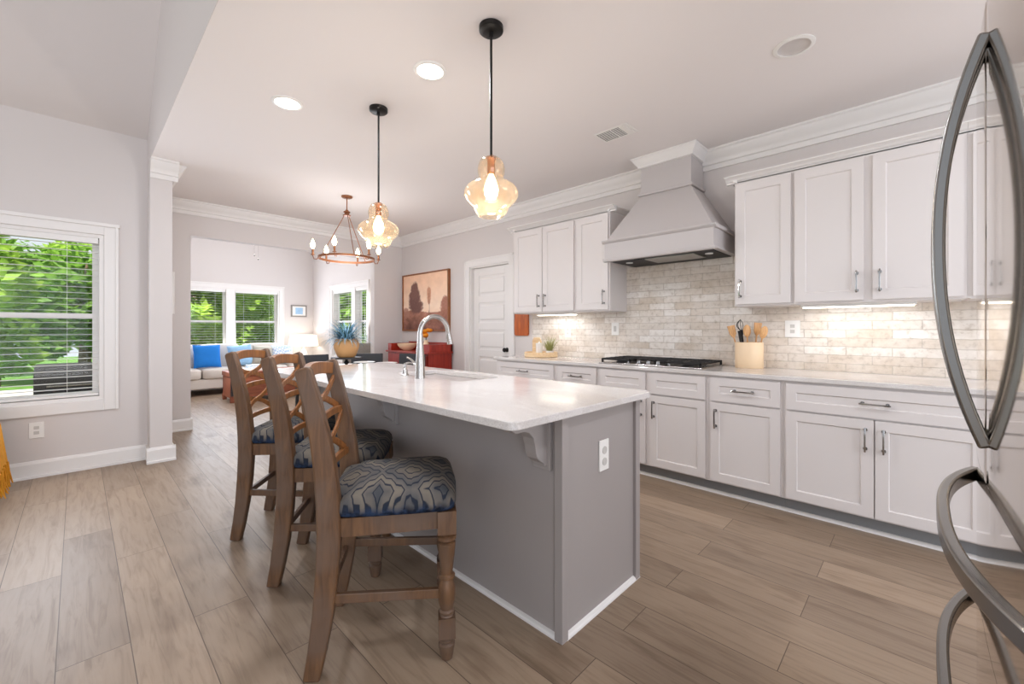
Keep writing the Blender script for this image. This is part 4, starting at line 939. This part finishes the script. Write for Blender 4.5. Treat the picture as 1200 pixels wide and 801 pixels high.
MB().box(.66,.785,YD-.026,YD-.022,1.42,1.88).build('panel_face', M_plate, wp)

# ------------------------------------------------------------------ living room
def cushion(c, w, d, h, rot=(0,0,0), e=.55):
    m = MB().ball((0,0,0), 1, 14, w/2, d/2, h/2, e)
    M = Matrix.Translation(c)
    for a, ax in zip(rot, 'XYZ'): M = M @ Matrix.Rotation(a, 4, ax)
    return m.xform(M)
def pillow(c, s, th, rot):
    n = 18; vs = []; fs = []
    for sgn in (1,-1):
        for i in range(n+1):
            for j in range(n+1):
                u, w = i/n*2-1, j/n*2-1; k = (1-u**4)*(1-w**4); pin = 1-.07*((1-u*u)+(1-w*w))*.5*2*(abs(u)**6+abs(w)**6)/1.2
                vs.append((u*s/2*pin, sgn*th/2*k**.55, w*s/2*pin))
    q = (n+1)*(n+1)
    for o in (0,q):
        for i in range(n):
            for j in range(n): a = o+i*(n+1)+j; fs.append((a,a+1,a+n+2,a+n+1))
    M = Matrix.Translation(c)
    for a, ax in zip(rot, 'ZXY'): M = M @ Matrix.Rotation(a, 4, ax)
    return MB().add(vs, fs).xform(M)
so = thing('sofa', (1.9,9.75,0), 'long cream sofa under the far window with a bright blue pillow', 'sofa')
sx0, sx1, sy0, sy1 = .7, 3.2, 9.35, 10.2
MB().box(sx0, sx1, sy0+.03, sy1, .12, .30).build('sofa_base', M_sofa, so, bevel=.02)
for i in range(3):
    a = sx0+.16+i*.727; cushion((a+.363, sy0+.36, .39), .727, .74, .2, e=.3).build('seat_cushion', M_sofa, so, smooth=60)
    cushion((a+.363, sy1-.22, .68), .727, .26, .5, (-.12,0,0), .4).build('back_cushion', M_sofa, so, smooth=60)
MB().box(sx0, sx1, sy1-.14, sy1, .3, .86).build('sofa_back', M_sofa, so, bevel=.04)
for a in (sx0, sx1-.16): MB().box(a, a+.16, sy0, sy1, .12, .62).build('arm', M_sofa, so, bevel=.04)
for xx in (sx0+.05, sx1-.11):
    for yy in (sy0+.06, sy1-.1): MB().box(xx, xx+.06, yy, yy+.06, 0, .12).build('leg', M_darkwood, so)
for c_, s_, mt, r, lb in (((1.70,9.64,.71),.44,M_blue,(.05,-.22,0),'bright blue square pillow at the left of the cream sofa'),
                          ((1.24,9.66,.69),.42,M_pillow1,(-.1,-.2,.06),'blue and white checked pillow left of the bright blue pillow'),
                          ((2.25,9.66,.70),.42,M_pillow2,(.0,-.2,-.1),'pale blue pillow in the middle of the cream sofa'),
                          ((2.62,9.62,.69),.38,M_pillow3,(-.1,-.22,.1),'grey-beige pillow between the pale blue and checked pillows'),
                          ((2.97,9.56,.69),.40,M_pillow1,(-.25,-.2,0),'blue and white checked pillow at the right end of the cream sofa')):
    tag(pillow(c_, s_, .17, r).build('throw_pillow', mt, smooth=60), lb, 'pillow', 'pillows on the cream sofa')
# trunk
tk = thing('storage_chest', (2.5,8.45,0), 'red-brown wooden trunk used as a coffee table before the cream sofa', 'chest')
tx0, tx1, ty0, ty1 = 1.76, 3.1, 8.16, 8.72
MB().box(tx0, tx1, ty0, ty1, .07, .42).build('trunk_body', M_trunk, tk, bevel=.006)
MB().box(tx0-.012, tx1+.012, ty0-.012, ty1+.012, .425, .50).build('lid', M_trunk, tk, bevel=.008)
for xx in (tx0-.008, tx1-.052):
    for yy in (ty0-.008, ty1-.052): MB().prism([(xx,yy),(xx+.06,yy),(xx+.06,yy+.06),(xx,yy+.06)], 'z', 0, .11).build('foot', M_trunk, tk, bevel=.006)
for xx in (tx0-.004, (tx0+tx1)/2-.02, tx1-.036): MB().box(xx, xx+.04, ty0-.006, ty0, .07, .42).build('strap', M_darkwood, tk)
tt = thing('serving_tray', (2.15,8.42,.5005), 'white tray of folded blue cloth on the wooden trunk', 'tray')
MB().box(1.98,2.42,8.28,8.56,.5005,.515).box(1.98,1.995,8.28,8.56,.515,.54).box(2.405,2.42,8.28,8.56,.515,.54).box(1.995,2.405,8.28,8.295,.515,.54).box(1.995,2.405,8.545,8.56,.515,.54).build('tray_body', M_white_ceram, tt)
cl = MB()
for i in range(3): cl.box(2.05,2.33,8.32,8.52,.516+i*.028,.542+i*.028)
tag(cl.build('folded_cloth', M_pillow1, bevel=.01), 'folded blue and white cloth lying in the tray on the trunk', 'cloth')
# corner lamp on a side table
sd = thing('side_table', (3.53,9.93,0), 'small dark side table in the far corner carrying the lamp', 'side table')
MB().lathe([(0,0),(.24,0),(.25,.01),(.25,.025),(0,.03)], (3.53,9.93,.5), 28).build('table_top', M_darkwood, sd, smooth=40)
MB().lathe([(0,0),(.17,0),(.16,.02),(.03,.05),(.025,.5),(0,.5)], (3.53,9.93,0), 20).build('pedestal', M_darkwood, sd, smooth=40)
lp = thing('table_lamp', (3.53,9.93,.5305), 'glowing white shade table lamp in the far corner under the small picture', 'lamp')
MB().lathe([(0,0),(.08,0),(.09,.02),(.1,.12),(.06,.2),(.02,.25),(.012,.32),(0,.32)], (3.53,9.93,.5305), 24).build('lamp_base', M_white_ceram, lp, smooth=50)
MB().lathe([(.31,.84),(.27,1.09)], (3.53,9.93,0), 32, cap=False).build('lamp_shade', M_shade, lp, smooth=60)
light('table_lamp_glow', 'POINT', (3.53,9.93,.95), 5, (1,.88,.72), .05)
ac = thing('armchair', (3.33,7.05,0), 'grey upholstered chair beyond the opening, left of the red sideboard', 'armchair')
MB().box(3.05,3.62,6.8,7.36,.16,.44).build('seat_base', M_grey_up, ac, bevel=.03)
MB().box(3.08,3.6,6.82,6.98,.44,.98).build('backrest', M_grey_up, ac, bevel=.05)
for xx in (3.02,3.56): MB().box(xx,xx+.09,6.82,7.34,.44,.64).build('arm', M_grey_up, ac, bevel=.03)
for xx in (3.08,3.54):
    for yy in (6.84,7.28): MB().box(xx,xx+.05,yy,yy+.05,0,.16).build('leg', M_darkwood, ac)
sp = thing('small_picture', (3.55,YF-.012,1.52), 'small grey framed blue picture on the far wall', 'picture')
MB().box(3.38,3.72,YF-.022,YF-.0005,1.5,1.77).build('picture_frame', mat('grey_frame', lin(140,134,128), .5, noise=.08), sp)
MB().box(3.41,3.69,YF-.026,YF-.022,1.53,1.74).build('mat_board', M_plate, sp)
MB().box(3.47,3.63,YF-.028,YF-.026,1.56,1.71).build('artwork', mat('blue_wash', lin(160,196,226), .7, noise=.25, nscale=12), sp)
cf = thing('ceiling_fan', (2.1,8.04,2.45), 'ceiling fan in the living room, only its pull chains showing below the header', 'ceiling fan')
MB().tube([(2.1,8.04,3.399),(2.1,8.04,3.12)], .012, 10).lathe([(0,0),(.1,0),(.12,-.04),(.12,-.12),(.05,-.16),(0,-.16)], (2.1,8.04,3.12), 24).build('motor', M_plate, cf, smooth=40)
for q in range(5):
    a = q*2*PI/5; M = Matrix.Translation((2.1,8.04,3.05)) @ Matrix.Rotation(a,4,'Z') @ Matrix.Rotation(.2,4,'X')
    MB().prism(rounded(.12,.64,-.06,.06,.03), 'z', -.004, .004).xform(M).build('blade', M_plate, cf)
for dx, zz in ((-.03,2.47),(.03,2.41)):
    MB().tube([(2.1+dx,8.04,2.97),(2.1+dx,8.04,zz)], .0012, 5).ball((2.1+dx,8.04,zz-.01), .012, 7, 1, 1, 1.5).build('pull_chain', M_pull, cf)
light('living_fill', 'POINT', (2.1,8.04,2.7), 28, (1,.95,.88), .15)

# ------------------------------------------------------------------ left room: chair arm with throw, just out of frame
ar = thing('upholstered_chair', (-.95,4.7,0), 'upholstered grey chair outside the left edge that carries the mustard throw', 'armchair')
MB().box(-1.4,-.5,4.35,5.05,.14,.42).build('seat_base', M_grey_up, ar, bevel=.03)
MB().box(-.62,-.47,4.3,5.1,.42,.62).build('arm', M_grey_up, ar, bevel=.03)
MB().box(-1.4,-.62,4.92,5.1,.42,.9).build('backrest', M_grey_up, ar, bevel=.04)
for xx in (-1.38,-.56):
    for yy in (4.38,4.98): MB().box(xx,xx+.06,yy,yy+.06,0,.14).build('leg', M_darkwood, ar)
th = thing('mustard_throw', (-.45,4.75,.09), 'mustard yellow fringed throw hanging at the left edge of the photo', 'throw')
def throw_cloth():
    m = MB(); n = 16; rows = [(-.62,.628),(-.54,.645),(-.465,.638),(-.435,.6),(-.418,.5),(-.402,.36),(-.385,.22)]
    for layer in (0,1):
        for x,z in rows:
            for i in range(n+1): y = 4.5+.5*i/n; m.v.append((x+.012*math.sin(i*1.9)*(1 if z < .6 else .2)+layer*.008, y, z+layer*.008))
    k = n+1; q = k*len(rows)
    for o in (0,q): m.f += [(o+j*k+i, o+j*k+i+1, o+(j+1)*k+i+1, o+(j+1)*k+i) for j in range(len(rows)-1) for i in range(n)]
    return m
throw_cloth().build('cloth', M_mustard, th, smooth=60)
fg = MB(); rt = random.Random(9)
for i in range(40):
    y = 4.51+.48*i/39; x = -.378+.012*math.sin(i*.77); fg.tube([(x,y,.225),(x+rt.uniform(-.006,.012),y+rt.uniform(-.008,.008),.15),(x+rt.uniform(0,.03),y+rt.uniform(-.012,.012),.06)], [.006,.0055,.003], 5)
fg.build('fringe', M_mustard, th)

# ------------------------------------------------------------------ outside
struct(box(-30,30,YL+.3,40,-.75,-.6).build('ground', M_lawn, origin=(0,0,-.6)))
struct(box(-6,.0-.55,YL+.14,8.2,-.16,-.06).build('deck', M_deck))
rl = thing('deck_railing', (-3,8.1,-.06), 'pale wooden deck railing outside the left window behind the grill', 'railing')
MB().box(-6,.44,8.06,8.15,.38,.46).build('top_rail', M_trim, rl)
for xx in (-5.5,-4,-2.5,-1.2,-.45,.35): MB().box(xx,xx+.09,8.06,8.15,-.06,.38).build('post', M_trim, rl)
bq = thing('barbecue_grill', (-.2,7.2,-.06), 'black covered barbecue grill standing outside the left window', 'grill')
MB().prism([(7.0,.42),(7.5,.42),(7.52,.62),(7.44,.76),(7.3,.82),(7.15,.8),(7.02,.7)], 'x', -.34, .5).build('grill_lid', M_iron, bq, bevel=.02)
MB().box(-.36,.52,6.98,7.52,.3,.42).build('firebox', M_iron, bq, bevel=.01)
MB().tube([(-.24,6.97,.58),(.4,6.97,.58)], .012, 8).build('lid_handle', M_steel, bq)
for xx in (-.34,.46):
    for yy in (7.02,7.44): MB().box(xx,xx+.04,yy,yy+.04,-.06,.3).build('leg', M_iron, bq)
MB().box(-.3,.46,7.02,7.48,.02,.04).build('lower_shelf', M_iron, bq)
struct(box(-.55,.44,YL+.14,8.2,-.16,-.06).build('deck_step', M_deck))
def crown_mesh(seed, n, R, sz, zs):
    r = random.Random(seed); m = MB(); lobes = [(Vector((r.uniform(-.7,.7)*R, r.uniform(-.7,.7)*R, r.uniform(-.75,.75)*R*zs)), R*r.uniform(.35,.6)) for _ in range(16)]
    for i in range(n):
        c_, rad = r.choice(lobes); d = Vector((r.gauss(0,1),r.gauss(0,1),r.gauss(0,1))).normalized(); p = c_+d*rad*r.uniform(.75,1.05)
        a = Vector((r.gauss(0,1),r.gauss(0,1),r.gauss(0,.5))).normalized(); b_ = a.cross(d+Vector((.1,.2,.3))).normalized(); s_ = sz*r.uniform(.6,1.2)
        m.add([p-a*s_, p+b_*s_*.45, p+a*s_, p-b_*s_*.45], [(0,1,2,3)])
    return m
def tree(loc, R, Hc, seed, mt, label, n=5200, sz=.17, zs=1.7):
    t = thing('tree', (0,0,0), label, 'tree', 'trees outside the windows')
    MB().tube([(0,0,0),(.05,.03,Hc*.5),(0,.08,Hc),(.1,0,Hc+R*.8)], [.15,.12,.09,.04], 10).build('trunk', M_bark, t, smooth=60)
    m = crown_mesh(seed, n, R, sz, zs); m.v = [(x,y,z+Hc) for x,y,z in m.v]; m.build('foliage', mt, t)
    t.location = loc; return t
tA = tree((-1.9,12.6,-.6), 1.25, 2.6, 1, M_leafA, 'bright green leafy tree left of the grill outside the left window')
tB = tree((.1,16.2,-.6), 1.25, 2.6, 2, M_leafB, 'deeper green tree straight behind the grill outside the left window')
k = 0
for r_, (yy, xs) in enumerate(((12.5,(2.0,5.7,9.1)),(16.3,(-3.7,3.8,7.4,11.0)),(20.2,(-5.4,-1.8,1.8,5.4,9,12.6)),(24.2,(-7,-3.4,.2,3.8,7.4,11,14.6)))):
    for x in xs:
        src = (tA, tB)[(k*7+r_)%3 % 2]; k += 1; y = yy+.35*math.sin(k*2.3)
        side = 'behind the left window' if x < 1.5 else 'behind the far window' if x < 5 else 'beyond the side window'
        o = dup(src, (x,y,-.6), k*1.3, ('bright green' if src is tA else 'deep green')+' leafy tree standing among the woods '+side)
        s_ = 1.0+.06*math.sin(k*1.7); o.scale = (s_,s_,s_*(1.1 if yy > 18 else 1.0))
